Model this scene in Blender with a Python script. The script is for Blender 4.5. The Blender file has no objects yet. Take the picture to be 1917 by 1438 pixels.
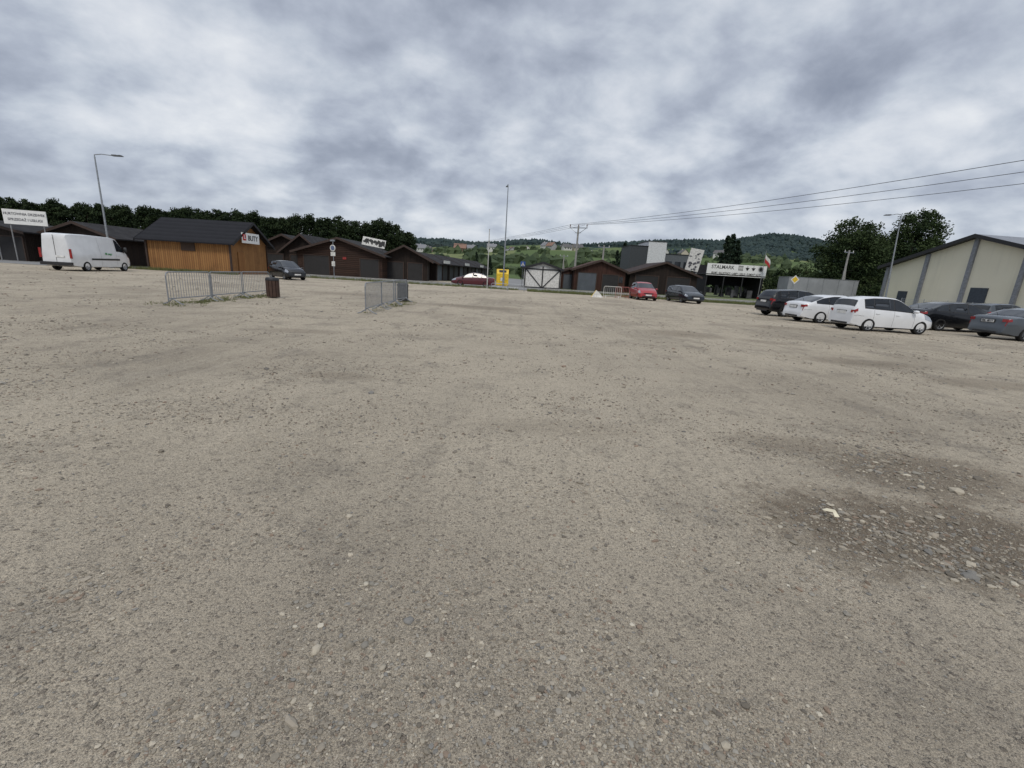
import bpy, bmesh, math, random
import numpy as np
from mathutils import Vector, Matrix, noise
R=math.radians
random.seed(7); rng=np.random.default_rng(7)
scene=bpy.context.scene
COL=scene.collection

# ---------------------------------------------------------------- materials
def nt_new(name):
    m=bpy.data.materials.new(name); m.use_nodes=True
    nt=m.node_tree; b=nt.nodes['Principled BSDF']
    return m,nt,b
def node(nt,t,**kw):
    n=nt.nodes.new(t)
    for k,v in kw.items(): setattr(n,k,v)
    return n
def math_n(nt,op,a,b=None,c=None,clamp=False):
    n=nt.nodes.new('ShaderNodeMath'); n.operation=op; n.use_clamp=clamp
    for i,x in enumerate((a,b,c)):
        if x is None: continue
        if isinstance(x,(int,float)): n.inputs[i].default_value=x
        else: nt.links.new(x,n.inputs[i])
    return n.outputs[0]
def mix_n(nt,f,a,b,mode='MIX'):
    n=nt.nodes.new('ShaderNodeMix'); n.data_type='RGBA'; n.blend_type=mode; n.clamp_factor=True
    for s,x in ((n.inputs[0],f),(n.inputs[6],a),(n.inputs[7],b)):
        if isinstance(x,(int,float)): s.default_value=x
        elif isinstance(x,tuple): s.default_value=(*x[:3],1)
        else: nt.links.new(x,s)
    return n.outputs[2]
def smooth(nt,x,lo,hi,t0=0.0,t1=1.0):
    n=nt.nodes.new('ShaderNodeMapRange'); n.interpolation_type='SMOOTHSTEP'
    nt.links.new(x,n.inputs[0])
    for i,v in enumerate((lo,hi,t0,t1)): n.inputs[i+1].default_value=v
    return n.outputs[0]
def noise_n(nt,vec,scale,detail=4,rough=.55,dist=0):
    n=nt.nodes.new('ShaderNodeTexNoise'); n.inputs['Scale'].default_value=scale
    n.inputs['Detail'].default_value=detail; n.inputs['Roughness'].default_value=rough
    n.inputs['Distortion'].default_value=dist
    nt.links.new(vec,n.inputs['Vector']); return n
def obj_co(nt): return nt.nodes.new('ShaderNodeTexCoord').outputs['Object']
def pos_co(nt): return nt.nodes.new('ShaderNodeNewGeometry').outputs['Position']
def bump_n(nt,b,h,strength,dist=.02):
    n=nt.nodes.new('ShaderNodeBump'); n.inputs['Strength'].default_value=strength
    n.inputs['Distance'].default_value=dist
    nt.links.new(h,n.inputs['Height']); nt.links.new(n.outputs[0],b.inputs['Normal'])
_c={}
def M(name,col,rough=.7,metal=0.,var=.18,scale=5.,bump=0.,bscale=40.,coat=0.):
    if name in _c: return _c[name]
    m,nt,b=nt_new(name); co=obj_co(nt)
    n=noise_n(nt,co,scale,4)
    f=smooth(nt,n.outputs[0],.3,.7)
    c=mix_n(nt,f,tuple(x*(1-var) for x in col),tuple(min(1,x*(1+var)) for x in col))
    nt.links.new(c,b.inputs['Base Color'])
    b.inputs['Roughness'].default_value=rough; b.inputs['Metallic'].default_value=metal
    if rough>.75: b.inputs['Specular IOR Level'].default_value=.25
    if coat: b.inputs['Coat Weight'].default_value=coat; b.inputs['Coat Roughness'].default_value=.05
    if bump:
        n2=noise_n(nt,co,bscale,3); bump_n(nt,b,n2.outputs[0],bump)
    _c[name]=m; return m
def planks(name,c1,c2,width=.15,horizontal=False,rough=.75):
    if name in _c: return _c[name]
    m,nt,b=nt_new(name); co=obj_co(nt)
    sp=node(nt,'ShaderNodeSeparateXYZ'); nt.links.new(co,sp.inputs[0])
    u=sp.outputs[2] if horizontal else math_n(nt,'ADD',sp.outputs[0],sp.outputs[1])
    u=math_n(nt,'DIVIDE',u,width)
    idx=math_n(nt,'FLOOR',u); fr=math_n(nt,'FRACT',u)
    wn=node(nt,'ShaderNodeTexWhiteNoise',noise_dimensions='1D'); nt.links.new(idx,wn.inputs['W'])
    mp=node(nt,'ShaderNodeMapping'); nt.links.new(co,mp.inputs[0])
    mp.inputs['Scale'].default_value=(1,1,12) if horizontal else (12,12,1)
    g=noise_n(nt,mp.outputs[0],2.5,5,.65)
    f=math_n(nt,'ADD',math_n(nt,'MULTIPLY',wn.outputs[0],.55),math_n(nt,'MULTIPLY',g.outputs[0],.5))
    c=mix_n(nt,f,c1,c2)
    e=math_n(nt,'ABSOLUTE',math_n(nt,'SUBTRACT',fr,.5))
    gap=smooth(nt,e,.41,.49)
    c=mix_n(nt,gap,c,tuple(x*.2 for x in c1))
    st=noise_n(nt,co,.8,4); c=mix_n(nt,smooth(nt,st.outputs[0],.5,.75,0,.4),c,tuple(x*.45 for x in c1))
    nt.links.new(c,b.inputs['Base Color']); b.inputs['Roughness'].default_value=rough; b.inputs['Specular IOR Level'].default_value=.3
    h=math_n(nt,'SUBTRACT',1,smooth(nt,e,.25,.5)); bump_n(nt,b,h,.9,.03)
    _c[name]=m; return m
def slats(name,col,width=.09,rough=.5,metal=.0,axis=2,spec=.4):
    if name in _c: return _c[name]
    m,nt,b=nt_new(name); co=obj_co(nt)
    sp=node(nt,'ShaderNodeSeparateXYZ'); nt.links.new(co,sp.inputs[0])
    fr=math_n(nt,'FRACT',math_n(nt,'DIVIDE',sp.outputs[axis],width))
    n=noise_n(nt,co,1.3,4)
    c=mix_n(nt,n.outputs[0],tuple(x*.6 for x in col),tuple(x*1.35 for x in col))
    c=mix_n(nt,smooth(nt,fr,.82,.98),c,tuple(x*.35 for x in col))
    nt.links.new(c,b.inputs['Base Color']); b.inputs['Roughness'].default_value=rough; b.inputs['Metallic'].default_value=metal
    b.inputs['Specular IOR Level'].default_value=spec
    bump_n(nt,b,math_n(nt,'SINE',math_n(nt,'MULTIPLY',fr,3.14159)),.8,.03)
    _c[name]=m; return m
def foliage(name,c1,c2):
    if name in _c: return _c[name]
    m,nt,b=nt_new(name)
    at=node(nt,'ShaderNodeAttribute',attribute_name='tint')
    c=mix_n(nt,at.outputs['Fac'],c1,c2)
    nt.links.new(c,b.inputs['Base Color']); b.inputs['Roughness'].default_value=.85
    b.inputs['Specular IOR Level'].default_value=.15
    _c[name]=m; return m

# ---------------------------------------------------------------- mesh builder
class MB:
    def __init__(s): s.v=[];s.f=[];s.m=[]
    def poly(s,pts,mi=0):
        n=len(s.v); s.v+= [tuple(p) for p in pts]; s.f.append(tuple(range(n,n+len(pts)))); s.m.append(mi); return s
    def box(s,c,d,mi=0,rot=None):
        x,y,z=[k/2 for k in d]; P=[Vector((i*x,j*y,k*z)) for i in(-1,1) for j in(-1,1) for k in(-1,1)]
        if rot: P=[rot@p for p in P]
        n=len(s.v); s.v+=[tuple(p+Vector(c)) for p in P]
        for q in ((0,1,3,2),(4,6,7,5),(0,4,5,1),(2,3,7,6),(0,2,6,4),(1,5,7,3)):
            s.f.append(tuple(n+i for i in q)); s.m.append(mi)
        return s
    def cyl(s,a,b,r0,r1=None,n=10,mi=0,caps=True):
        r1=r0 if r1 is None else r1; a=Vector(a);b=Vector(b); d=(b-a).normalized()
        t=Vector((0,0,1)) if abs(d.z)<.9 else Vector((1,0,0)); u=d.cross(t).normalized(); w=d.cross(u)
        k=len(s.v)
        for p,r in((a,r0),(b,r1)):
            for i in range(n):
                an=2*math.pi*i/n; s.v.append(tuple(p+u*math.cos(an)*r+w*math.sin(an)*r))
        for i in range(n):
            j=(i+1)%n; s.f.append((k+i,k+n+i,k+n+j,k+j)); s.m.append(mi)
        if caps:
            s.f.append(tuple(k+i for i in range(n))); s.m.append(mi)
            s.f.append(tuple(k+n+i for i in reversed(range(n)))); s.m.append(mi)
        return s
    def tube(s,pts,r,n=6,mi=0):
        for a,b in zip(pts[:-1],pts[1:]): s.cyl(a,b,r,r,n,mi,True)
        return s
    def lathe(s,prof,n=28,mi=0,axis='y',c=(0,0,0)):
        k=len(s.v)
        for i in range(n):
            an=2*math.pi*i/n
            for (r,h) in prof:
                p=(r*math.cos(an),h,r*math.sin(an)) if axis=='y' else (r*math.cos(an),r*math.sin(an),h)
                s.v.append((p[0]+c[0],p[1]+c[1],p[2]+c[2]))
        m=len(prof)
        for i in range(n):
            j=(i+1)%n
            for q in range(m-1):
                s.f.append((k+i*m+q,k+j*m+q,k+j*m+q+1,k+i*m+q+1)); s.m.append(mi)
        return s
    def obj(s,name,mats,parent=None,smooth=None,loc=None,label=None):
        me=bpy.data.meshes.new(name); me.from_pydata(s.v,[],s.f)
        for m in mats: me.materials.append(m)
        me.polygons.foreach_set('material_index',s.m)
        bm=bmesh.new(); bm.from_mesh(me); bmesh.ops.recalc_face_normals(bm,faces=bm.faces); bm.to_mesh(me); bm.free()
        if smooth is not None:
            me.polygons.foreach_set('use_smooth',[True]*len(me.polygons))
            me.set_sharp_from_angle(angle=R(smooth))
        me.update()
        o=bpy.data.objects.new(name,me); COL.objects.link(o)
        if parent: o.parent=parent
        if loc: o.location=loc
        if label: o['label']=label
        return o
def tag(o,label,cat,group=None):
    o['label']=label; o['category']=cat
    if group:o['group']=group
    return o
def thing(name,loc,rz,label,cat,group=None,tilt=None):
    e=bpy.data.objects.new(name,None); COL.objects.link(e); e.empty_display_size=.3
    e.location=loc; e.rotation_euler=(tilt[0] if tilt else 0,tilt[1] if tilt else 0,rz)
    return tag(e,label,cat,group)
def copy_thing(root,loc,rz,label=None,scale=None):
    def cp(o,par):
        c=o.copy(); COL.objects.link(c)
        if par: c.parent=par
        for ch in list(o.children): cp(ch,c)
        return c
    c=cp(root,None); c.location=loc; c.rotation_euler=(0,0,rz)
    if label:c['label']=label
    if scale:c.scale=scale
    return c
def text(s,size,mat,parent,loc,rot=(R(90),0,0),sx=1,name='lettering',align='CENTER'):
    cu=bpy.data.curves.new(name,'FONT'); cu.body=s; cu.size=size; cu.extrude=.006; cu.align_x=align; cu.align_y='CENTER'; cu.offset=size*.012
    t=bpy.data.objects.new(name,cu); COL.objects.link(t)
    bpy.context.view_layer.update()
    me=bpy.data.meshes.new_from_object(t.evaluated_get(bpy.context.evaluated_depsgraph_get()))
    bpy.data.objects.remove(t); me.materials.clear(); me.materials.append(mat)
    o=bpy.data.objects.new(name,me); COL.objects.link(o); o.parent=parent; o.location=loc; o.rotation_euler=rot; o.scale=(sx,1,1)
    return o

# ---------------------------------------------------------------- camera
cam=bpy.data.cameras.new('camera'); co=bpy.data.objects.new('camera',cam); COL.objects.link(co)
cam.sensor_width=36; cam.lens=15.4; cam.clip_end=6000; cam.clip_start=.05
co.matrix_world=Matrix.Translation((0,0,1.6))@Matrix.Rotation(R(90-14.14),4,'X')@Matrix.Rotation(R(3.43),4,'Z')
scene.camera=co

# ---------------------------------------------------------------- world
w=bpy.data.worlds.new('World'); scene.world=w; w.use_nodes=True; nt=w.node_tree
bg=nt.nodes['Background']; bg.inputs[1].default_value=.1
sky=node(nt,'ShaderNodeTexSky',sky_type='NISHITA'); sky.sun_disc=False; sky.sun_elevation=R(52); sky.sun_rotation=R(185)
gen=nt.nodes.new('ShaderNodeTexCoord').outputs['Generated']
sp=node(nt,'ShaderNodeSeparateXYZ'); nt.links.new(gen,sp.inputs[0])
z=math_n(nt,'MAXIMUM',sp.outputs[2],0.)
den=math_n(nt,'ADD',z,.42)
cb=node(nt,'ShaderNodeCombineXYZ')
nt.links.new(math_n(nt,'DIVIDE',sp.outputs[0],den),cb.inputs[0]); nt.links.new(math_n(nt,'DIVIDE',sp.outputs[1],den),cb.inputs[1])
mp=node(nt,'ShaderNodeMapping'); mp.inputs['Rotation'].default_value=(0,0,R(-30)); mp.inputs['Scale'].default_value=(.9,1.0,1); mp.inputs['Location'].default_value=(2.3,4.2,.4)
nt.links.new(cb.outputs[0],mp.inputs[0])
n1=noise_n(nt,mp.outputs[0],1.9,4,.5,.25).outputs[0]
n2=noise_n(nt,mp.outputs[0],5.2,7,.55,.15).outputs[0]
val=math_n(nt,'ADD',math_n(nt,'MULTIPLY',n1,.56),math_n(nt,'MULTIPLY',n2,.48))
wv=node(nt,'ShaderNodeVectorMath',operation='MULTIPLY_ADD'); nz=noise_n(nt,gen,7,5)
sub=node(nt,'ShaderNodeVectorMath',operation='SUBTRACT'); nt.links.new(nz.outputs['Color'],sub.inputs[0]); sub.inputs[1].default_value=(.5,.5,.5)
nt.links.new(sub.outputs[0],wv.inputs[0]); wv.inputs[1].default_value=(.16,.16,.14); nt.links.new(gen,wv.inputs[2])
for d,amp,s in (((-.545,.789,.284),.09,.025),((-.605,.785,.11),-.06,.03),((.487,.817,.311),-.10,.0022),((.427,.856,.29),-.09,.0022),((.541,.772,.334),-.09,.0025),((.345,.932,.08),.06,.04),((-.05,.9,.404),-.03,.02),((.75,.62,.16),.06,.03)):
    d=Vector(d).normalized(); dp=node(nt,'ShaderNodeVectorMath',operation='DISTANCE'); nt.links.new(wv.outputs[0],dp.inputs[0]); dp.inputs[1].default_value=d
    d2=math_n(nt,'MULTIPLY',dp.outputs['Value'],dp.outputs['Value'])
    g=math_n(nt,'EXPONENT',math_n(nt,'DIVIDE',d2,-2*s))
    val=math_n(nt,'ADD',val,math_n(nt,'MULTIPLY',g,amp))
rp=node(nt,'ShaderNodeValToRGB'); nt.links.new(val,rp.inputs[0]); cr=rp.color_ramp
cr.elements[0].position=.36; cr.elements[0].color=(.265,.30,.38,1)
cr.elements[1].position=.70; cr.elements[1].color=(.83,.855,.89,1)
for p,c in ((.44,(.345,.385,.47)),(.50,(.44,.485,.575)),(.55,(.54,.59,.67)),(.61,(.67,.71,.775))):
    e=cr.elements.new(p); e.color=(*c,1)
c10=mix_n(nt,1.,rp.outputs[0],(10,10,10),'MULTIPLY')
haze=smooth(nt,sp.outputs[2],0.,.13,.55,0.)
c10=mix_n(nt,haze,c10,(5.7,6.2,7.0))
zen=smooth(nt,sp.outputs[2],.5,.95,1.,1.8)
sc=node(nt,'ShaderNodeVectorMath',operation='SCALE'); nt.links.new(c10,sc.inputs[0]); nt.links.new(zen,sc.inputs['Scale'])
fin=mix_n(nt,.94,sky.outputs[0],sc.outputs[0])
nt.links.new(fin,bg.inputs[0])
sl=bpy.data.lights.new('sun','SUN'); sl.energy=1.4; sl.angle=R(16); sl.color=(1,.94,.85)
so=bpy.data.objects.new('sun',sl); COL.objects.link(so)
so.rotation_euler=(R(38),0,R(-5))
scene.view_settings.view_transform='Standard'; scene.view_settings.look='None'; scene.view_settings.exposure=0

# ---------------------------------------------------------------- ground
def und(x,y):
    f=np.clip((34-y)/10,0,1)
    hol=-.035*np.exp(-(((x-3.0)/.9)**2+((y-2.8)/.5)**2))-.025*np.exp(-(((x-3.8)/.8)**2+((y-3.9)/.45)**2))
    return f*(.012*np.sin(x*1.3+.7*np.sin(y*.9))+.010*np.sin(y*1.7+1.1*np.sin(x*.6)))+hol
def np_mesh(name,V,F,mat,kind=None,tint=None,smooth=True,colr=None):
    me=bpy.data.meshes.new(name); nv=len(V);nf=len(F);k=F.shape[1]
    me.vertices.add(nv); me.vertices.foreach_set('co',np.ascontiguousarray(V,dtype=np.float32).ravel())
    me.loops.add(nf*k); me.loops.foreach_set('vertex_index',np.ascontiguousarray(F,dtype=np.int32).ravel())
    me.polygons.add(nf); me.polygons.foreach_set('loop_start',np.arange(0,nf*k,k,dtype=np.int32))
    me.polygons.foreach_set('use_smooth',np.full(nf,smooth))
    me.update(calc_edges=True); me.validate()
    me.materials.append(mat)
    if tint is not None:
        a=me.attributes.new('tint','FLOAT','POINT'); a.data.foreach_set('value',np.ascontiguousarray(tint,dtype=np.float32))
    if colr is not None:
        a=me.attributes.new('stone_colour','FLOAT_COLOR','POINT'); a.data.foreach_set('color',np.ascontiguousarray(colr,dtype=np.float32).ravel())
    o=bpy.data.objects.new(name,me); COL.objects.link(o)
    if kind:o['kind']=kind
    return o
def grid_mesh(name,xs,ys,zf,mat,kind='structure'):
    X,Y=np.meshgrid(xs,ys); Z=zf(X,Y); V=np.stack([X,Y,Z],-1).reshape(-1,3)
    nx=len(xs);ny=len(ys); i=np.arange((ny-1)*(nx-1)); r=i//(nx-1);c=i%(nx-1); a=r*nx+c
    return np_mesh(name,V,np.stack([a,a+1,a+nx+1,a+nx],-1),mat,kind)
gm,nt,b=nt_new('gravel_ground'); P=pos_co(nt)
big=noise_n(nt,P,.22,4,.6,.3).outputs[0]; mid=noise_n(nt,P,1.1,5,.68,.2).outputs[0]; fine=noise_n(nt,P,7,5,.72).outputs[0]; spk=noise_n(nt,P,34,3,.7).outputs[0]; grain=noise_n(nt,P,190,2,.7).outputs[0]
c=mix_n(nt,smooth(nt,big,.30,.60),(.38,.328,.25),(.56,.485,.37))
c=mix_n(nt,smooth(nt,mid,.50,.68,0,.6),c,(.27,.238,.19))
c=mix_n(nt,smooth(nt,fine,.52,.70,0,.6),c,(.21,.186,.15))
for rz_,sx_ in ((14,1.),(-38,2.3)):
    mt=node(nt,'ShaderNodeMapping'); nt.links.new(P,mt.inputs[0]); mt.inputs['Rotation'].default_value=(0,0,R(rz_)); mt.inputs['Scale'].default_value=(2.6,.10,1); mt.inputs['Location'].default_value=(sx_,0,0)
    tr=noise_n(nt,mt.outputs[0],1.,3,.6,.3).outputs[0]
    c=mix_n(nt,smooth(nt,tr,.56,.68,0,.35),c,(.56,.49,.38)); c=mix_n(nt,smooth(nt,tr,.42,.32,0,.25),c,(.25,.222,.18))
def patch(cx,cy,rx,ry,soft=.5,dst=.7):
    s=node(nt,'ShaderNodeSeparateXYZ'); nt.links.new(P,s.inputs[0])
    dx=math_n(nt,'DIVIDE',math_n(nt,'SUBTRACT',s.outputs[0],cx),rx); dy=math_n(nt,'DIVIDE',math_n(nt,'SUBTRACT',s.outputs[1],cy),ry)
    r=math_n(nt,'SQRT',math_n(nt,'ADD',math_n(nt,'MULTIPLY',dx,dx),math_n(nt,'MULTIPLY',dy,dy)))
    r=math_n(nt,'ADD',r,math_n(nt,'MULTIPLY',math_n(nt,'SUBTRACT',mid,.5),2.2*dst)); r=math_n(nt,'ADD',r,math_n(nt,'MULTIPLY',math_n(nt,'SUBTRACT',fine,.5),3.2*dst))
    return smooth(nt,r,1-soft,1+soft,1,0)
pale=patch(1.,7.5,3.6,5.5,.6); c=mix_n(nt,math_n(nt,'MULTIPLY',pale,.4),c,(.58,.505,.39))
near_vignette=patch(0,-.5,5.5,2.8,.6,.5); c=mix_n(nt,math_n(nt,'MULTIPLY',near_vignette,.38),c,(.24,.205,.16))  # darker gravel close to the camera, vignette darkening put into its colour
sk=math_n(nt,'MULTIPLY',smooth(nt,spk,.54,.64),smooth(nt,math_n(nt,'ADD',mid,math_n(nt,'MULTIPLY',fine,.6)),.70,.98,.25,1.))
c=mix_n(nt,math_n(nt,'MULTIPLY',sk,.7),c,(.15,.132,.11))
damp=None
for (cx,cy,rx,ry,a) in ((3.05,2.78,1.1,.55,1.),(3.85,3.85,.9,.5,.85),(3.0,4.4,.7,.3,.5),(-1.5,20.5,1.9,1.1,.6),(5.6,14.4,1.2,.8,.5),(-5,10.3,.9,.35,.4),(8.4,10.6,1.3,.55,.5),(9.6,8.6,1.3,.5,.45),(7.8,13.6,.8,.5,.4),(.6,4.5,.8,.25,.25),(-2.5,6.2,.5,.25,.45),(-9,24,3,1.2,.35),(12,19,2,.6,.4)):
    q=math_n(nt,'MULTIPLY',patch(cx,cy,rx,ry,.45,.6 if a>.8 else .8),a); damp=q if damp is None else math_n(nt,'MAXIMUM',damp,q)
c=mix_n(nt,math_n(nt,'MULTIPLY',damp,.85),c,(.135,.104,.070))
h=math_n(nt,'MULTIPLY',grain,.35)
for sc_,lo,thr,amt in ((150,.0,.34,.75),(66,.42,.31,.9),(30,.80,.25,.95)):
    vo=node(nt,'ShaderNodeTexVoronoi',feature='F1'); vo.inputs['Scale'].default_value=sc_; nt.links.new(P,vo.inputs['Vector'])
    s3=node(nt,'ShaderNodeSeparateColor'); nt.links.new(vo.outputs['Color'],s3.inputs[0])
    isp=math_n(nt,'GREATER_THAN',s3.outputs[0],lo)
    mk=math_n(nt,'MULTIPLY',smooth(nt,vo.outputs['Distance'],thr,thr+.12,1,0),isp)
    r2=node(nt,'ShaderNodeValToRGB'); nt.links.new(s3.outputs[1],r2.inputs[0]); k=r2.color_ramp
    k.elements[0].color=(.13,.112,.095,1); k.elements[1].color=(.56,.50,.41,1)
    for p_,cc in ((.28,(.20,.165,.135)),(.52,(.31,.27,.22)),(.8,(.43,.37,.29))):
        e=k.elements.new(p_); e.color=(*cc,1)
    c=mix_n(nt,math_n(nt,'MULTIPLY',mk,amt*.72),c,r2.outputs[0])
    h=math_n(nt,'ADD',h,math_n(nt,'MULTIPLY',mk,26/sc_*.9))
c=mix_n(nt,smooth(nt,grain,.32,.68),mix_n(nt,1.,c,(.70,.70,.70),'MULTIPLY'),mix_n(nt,1.,c,(1.18,1.18,1.18),'MULTIPLY'))
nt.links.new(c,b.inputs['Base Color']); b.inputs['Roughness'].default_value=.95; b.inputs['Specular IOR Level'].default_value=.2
h=math_n(nt,'ADD',h,math_n(nt,'MULTIPLY',spk,1.0)); h=math_n(nt,'ADD',h,math_n(nt,'MULTIPLY',fine,2.6)); bump_n(nt,b,h,.95,.016)
gr,nt,b=nt_new('grass_ground'); P=pos_co(nt)
a1=noise_n(nt,P,.08,4).outputs[0]; a2=noise_n(nt,P,3,5,.7).outputs[0]
c=mix_n(nt,smooth(nt,a1,.35,.65),(.07,.10,.035),(.13,.15,.055)); c=mix_n(nt,smooth(nt,a2,.4,.7,0,.6),c,(.05,.06,.025))
nt.links.new(c,b.inputs['Base Color']); b.inputs['Roughness'].default_value=.95; bump_n(nt,b,a2,.8,.1)
am,nt,b=nt_new('asphalt'); P=pos_co(nt)
a1=noise_n(nt,P,.3,4).outputs[0]; a2=noise_n(nt,P,60,3,.7).outputs[0]
c=mix_n(nt,a1,(.17,.17,.168),(.30,.295,.285)); c=mix_n(nt,smooth(nt,a2,.4,.6,0,.3),c,(.08,.08,.08))
nt.links.new(c,b.inputs['Base Color']); b.inputs['Roughness'].default_value=.85; bump_n(nt,b,a2,.3,.01)

grid_mesh('ground',np.linspace(-2500,2500,12),np.linspace(-600,3500,12),lambda X,Y:X*0-.06,gr)
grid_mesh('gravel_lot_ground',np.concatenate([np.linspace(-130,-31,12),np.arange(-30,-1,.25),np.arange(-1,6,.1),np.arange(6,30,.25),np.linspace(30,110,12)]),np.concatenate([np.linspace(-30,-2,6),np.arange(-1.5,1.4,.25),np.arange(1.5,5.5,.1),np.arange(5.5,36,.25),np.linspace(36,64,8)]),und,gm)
def sheet(name,x0,x1,y0,y1,z,mat):
    return grid_mesh(name,np.linspace(x0,x1,8),np.linspace(y0,y1,6),lambda X,Y:X*0+z,mat)
sheet('road',-25,110,45.8,52.8,.03,am); sheet('side_road',-4.2,3.2,52.8,140,.03,am)
sheet('pavement',-130,-37,37,60,.02,am)
sheet('grass_verge_ground',1,13,43.2,45.4,.02,gr); sheet('grass_verge_ground',17,60,42.6,45.4,.02,gr); sheet('grass_verge_ground',5,110,54,64,.02,gr)
wp=M('road_paint',(.7,.7,.68),.6,var=.3,scale=20)
for i in range(8): sheet('crosswalk_marking_road',-2.5,0,46.3+i*.82,46.3+i*.82+.42,.034,wp)
km=M('kerb_concrete',(.36,.35,.33),.9,bump=.3)
for (x0,x1,y) in ((5,110,45.6),(-25,-4.4,52.95),(3.4,110,52.95)):
    o=MB().box(((x0+x1)/2,y,.06),(x1-x0,.15,.13)).obj('kerb_pavement',[km]); o['kind']='structure'

# stones
stm,nt,b=nt_new('stone'); at_=node(nt,'ShaderNodeAttribute',attribute_name='stone_colour'); sn=noise_n(nt,pos_co(nt),120,3,.7)
sc1=mix_n(nt,sn.outputs[0],mix_n(nt,1.,at_.outputs['Color'],(.75,.75,.75),'MULTIPLY'),mix_n(nt,1.,at_.outputs['Color'],(1.2,1.2,1.17),'MULTIPLY'))
sc1=mix_n(nt,.15,sc1,(.32,.28,.22))
nt.links.new(sc1,b.inputs['Base Color'])
b.inputs['Roughness'].default_value=.95; b.inputs['Specular IOR Level'].default_value=.15; bump_n(nt,b,sn.outputs[0],.5,.004)
def stones(n,sub,pos,rad,name,label,pale=1.,probs=(.22,.22,.12,.12,.10,.03,.12,.08),sm=True):
    bm=bmesh.new(); bmesh.ops.create_icosphere(bm,subdivisions=sub,radius=1); bv=np.array([v.co[:] for v in bm.verts]); bf=np.array([[v.index for v in f.verts] for f in bm.faces]); bm.free()
    nv=len(bv); sc=rng.uniform(.5,1.3,(n,1,3)); sc[:,:,2]*=.55
    V=bv[None]*(1+rng.uniform(-.28,.28,(n,nv,1)))*sc*rad[:,None,None]
    an=rng.uniform(0,6.28,n); ca=np.cos(an)[:,None];sa=np.sin(an)[:,None]
    x=V[:,:,0]*ca-V[:,:,1]*sa; y=V[:,:,0]*sa+V[:,:,1]*ca
    V=np.stack([x+pos[:,0:1],y+pos[:,1:2],V[:,:,2]+(und(pos[:,0],pos[:,1])+rad*.12)[:,None]],-1)
    F=(bf[None]+np.arange(n)[:,None,None]*nv).reshape(-1,3)
    pal=np.array([(.24,.212,.172),(.33,.29,.235),(.44,.39,.31),(.15,.133,.112),(.24,.178,.135),(.54,.49,.40),(.29,.27,.235),(.20,.195,.185)])*pale
    pr=np.array(probs); pr=pr/pr.sum()
    cc=pal[rng.choice(8,n,p=pr)]*rng.uniform(.8,1.2,(n,1)); cc=np.concatenate([cc,np.ones((n,1))],1)
    C=np.repeat(cc[:,None,:],nv,1).reshape(-1,4)
    o=np_mesh(name,V.reshape(-1,3),F,stm,'stuff',colr=C,smooth=sm); o['label']=label; o['category']='gravel'; return o
def scatter(n,y0,y1,th=.22,fr=.9,lo=-.4,hi=.48):
    u=rng.uniform(0,1,n*3); Y=1/(1/y0-u*(1/y0-1/y1)); X=Y*rng.uniform(-1.35,1.35,n*3)+rng.uniform(-.3,.3,n*3)
    k=np.array([noise.fractal(Vector((a*fr,b_*fr,0)),1,2,4) for a,b_ in zip(X,Y)]); keep=(k+rng.uniform(lo,hi,n*3))>th
    return np.stack([X[keep],Y[keep]],-1)[:n]
p=scatter(30000,.9,26,.15); stones(len(p),1,p,(.0026+.0009*p[:,1])*rng.lognormal(0,.5,len(p)),'gravel_stones','loose grey and brown gravel stones on the packed lot',sm=False)
p=scatter(12000,4,34,.3,.5); stones(len(p),1,p,(.004+.0011*p[:,1])*rng.lognormal(0,.35,len(p)),'scattered_gravel_stones','scattered darker gravel stones across the lot',.78,sm=False)
p=scatter(520,1.0,7); stones(len(p),2,p,(.006+.0009*p[:,1])*rng.lognormal(0,.3,len(p)),'pebble_stones','rounded river pebbles lying on the gravel lot',.85)
cl=[]
for cx,cy,sx,sy,n in ((2.8,2.8,.52,.25,1500),(3.8,3.95,.42,.24,900),(3.2,2.4,.42,.18,450),(.45,3.35,.28,.2,80),(-1.9,3.6,.5,.3,70),(-3.9,3.8,.5,.4,90)):
    cl.append(np.stack([rng.normal(cx,sx,n),rng.normal(cy,sy,n)],-1))
p=np.concatenate(cl); stones(len(p),1,p,.0095*rng.lognormal(0,.5,len(p)),'loose_rubble_stones','clusters of loose angular stones around a damp hollow',.92,sm=False)
cl=[]
for cx,cy,sx,sy,n in ((-.62,1.92,.12,.09,18),(-.62,1.5,.15,.09,30),(-.75,1.27,.10,.05,10),(-.35,1.75,.12,.1,10),(2.5,3.05,.10,.07,24),(-.45,1.2,.2,.05,5),(.05,1.35,.15,.1,4)):
    cl.append(np.stack([rng.normal(cx,sx,n),rng.normal(cy,sy,n)],-1))
p=np.concatenate(cl); stones(len(p),2,p,.0095*rng.lognormal(0,.38,len(p)),'pale_pebble_stones','small clusters of loose pale and grey pebbles',.95,(.2,.3,.2,.05,.03,.1,.2,.15))
o=MB(); o.poly([(0,0,.02),(.07,.015,.03),(.075,.05,.045),(.01,.055,.03)]).poly([(.075,.05,.045),(.07,.015,.03),(.10,-.03,.012),(.13,.0,.015)]).poly([(0,0,.02),(.01,.055,.03),(-.02,.04,.01)])
o=o.obj('paper_wrapper',[M('paper',(.75,.68,.50),.7)],loc=(2.38,2.98,.005)); tag(o,'crumpled cream paper wrapper lying on damp gravel','litter'); o.rotation_euler[2]=R(-50); o.scale=(.8,.8,.8)

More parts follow.
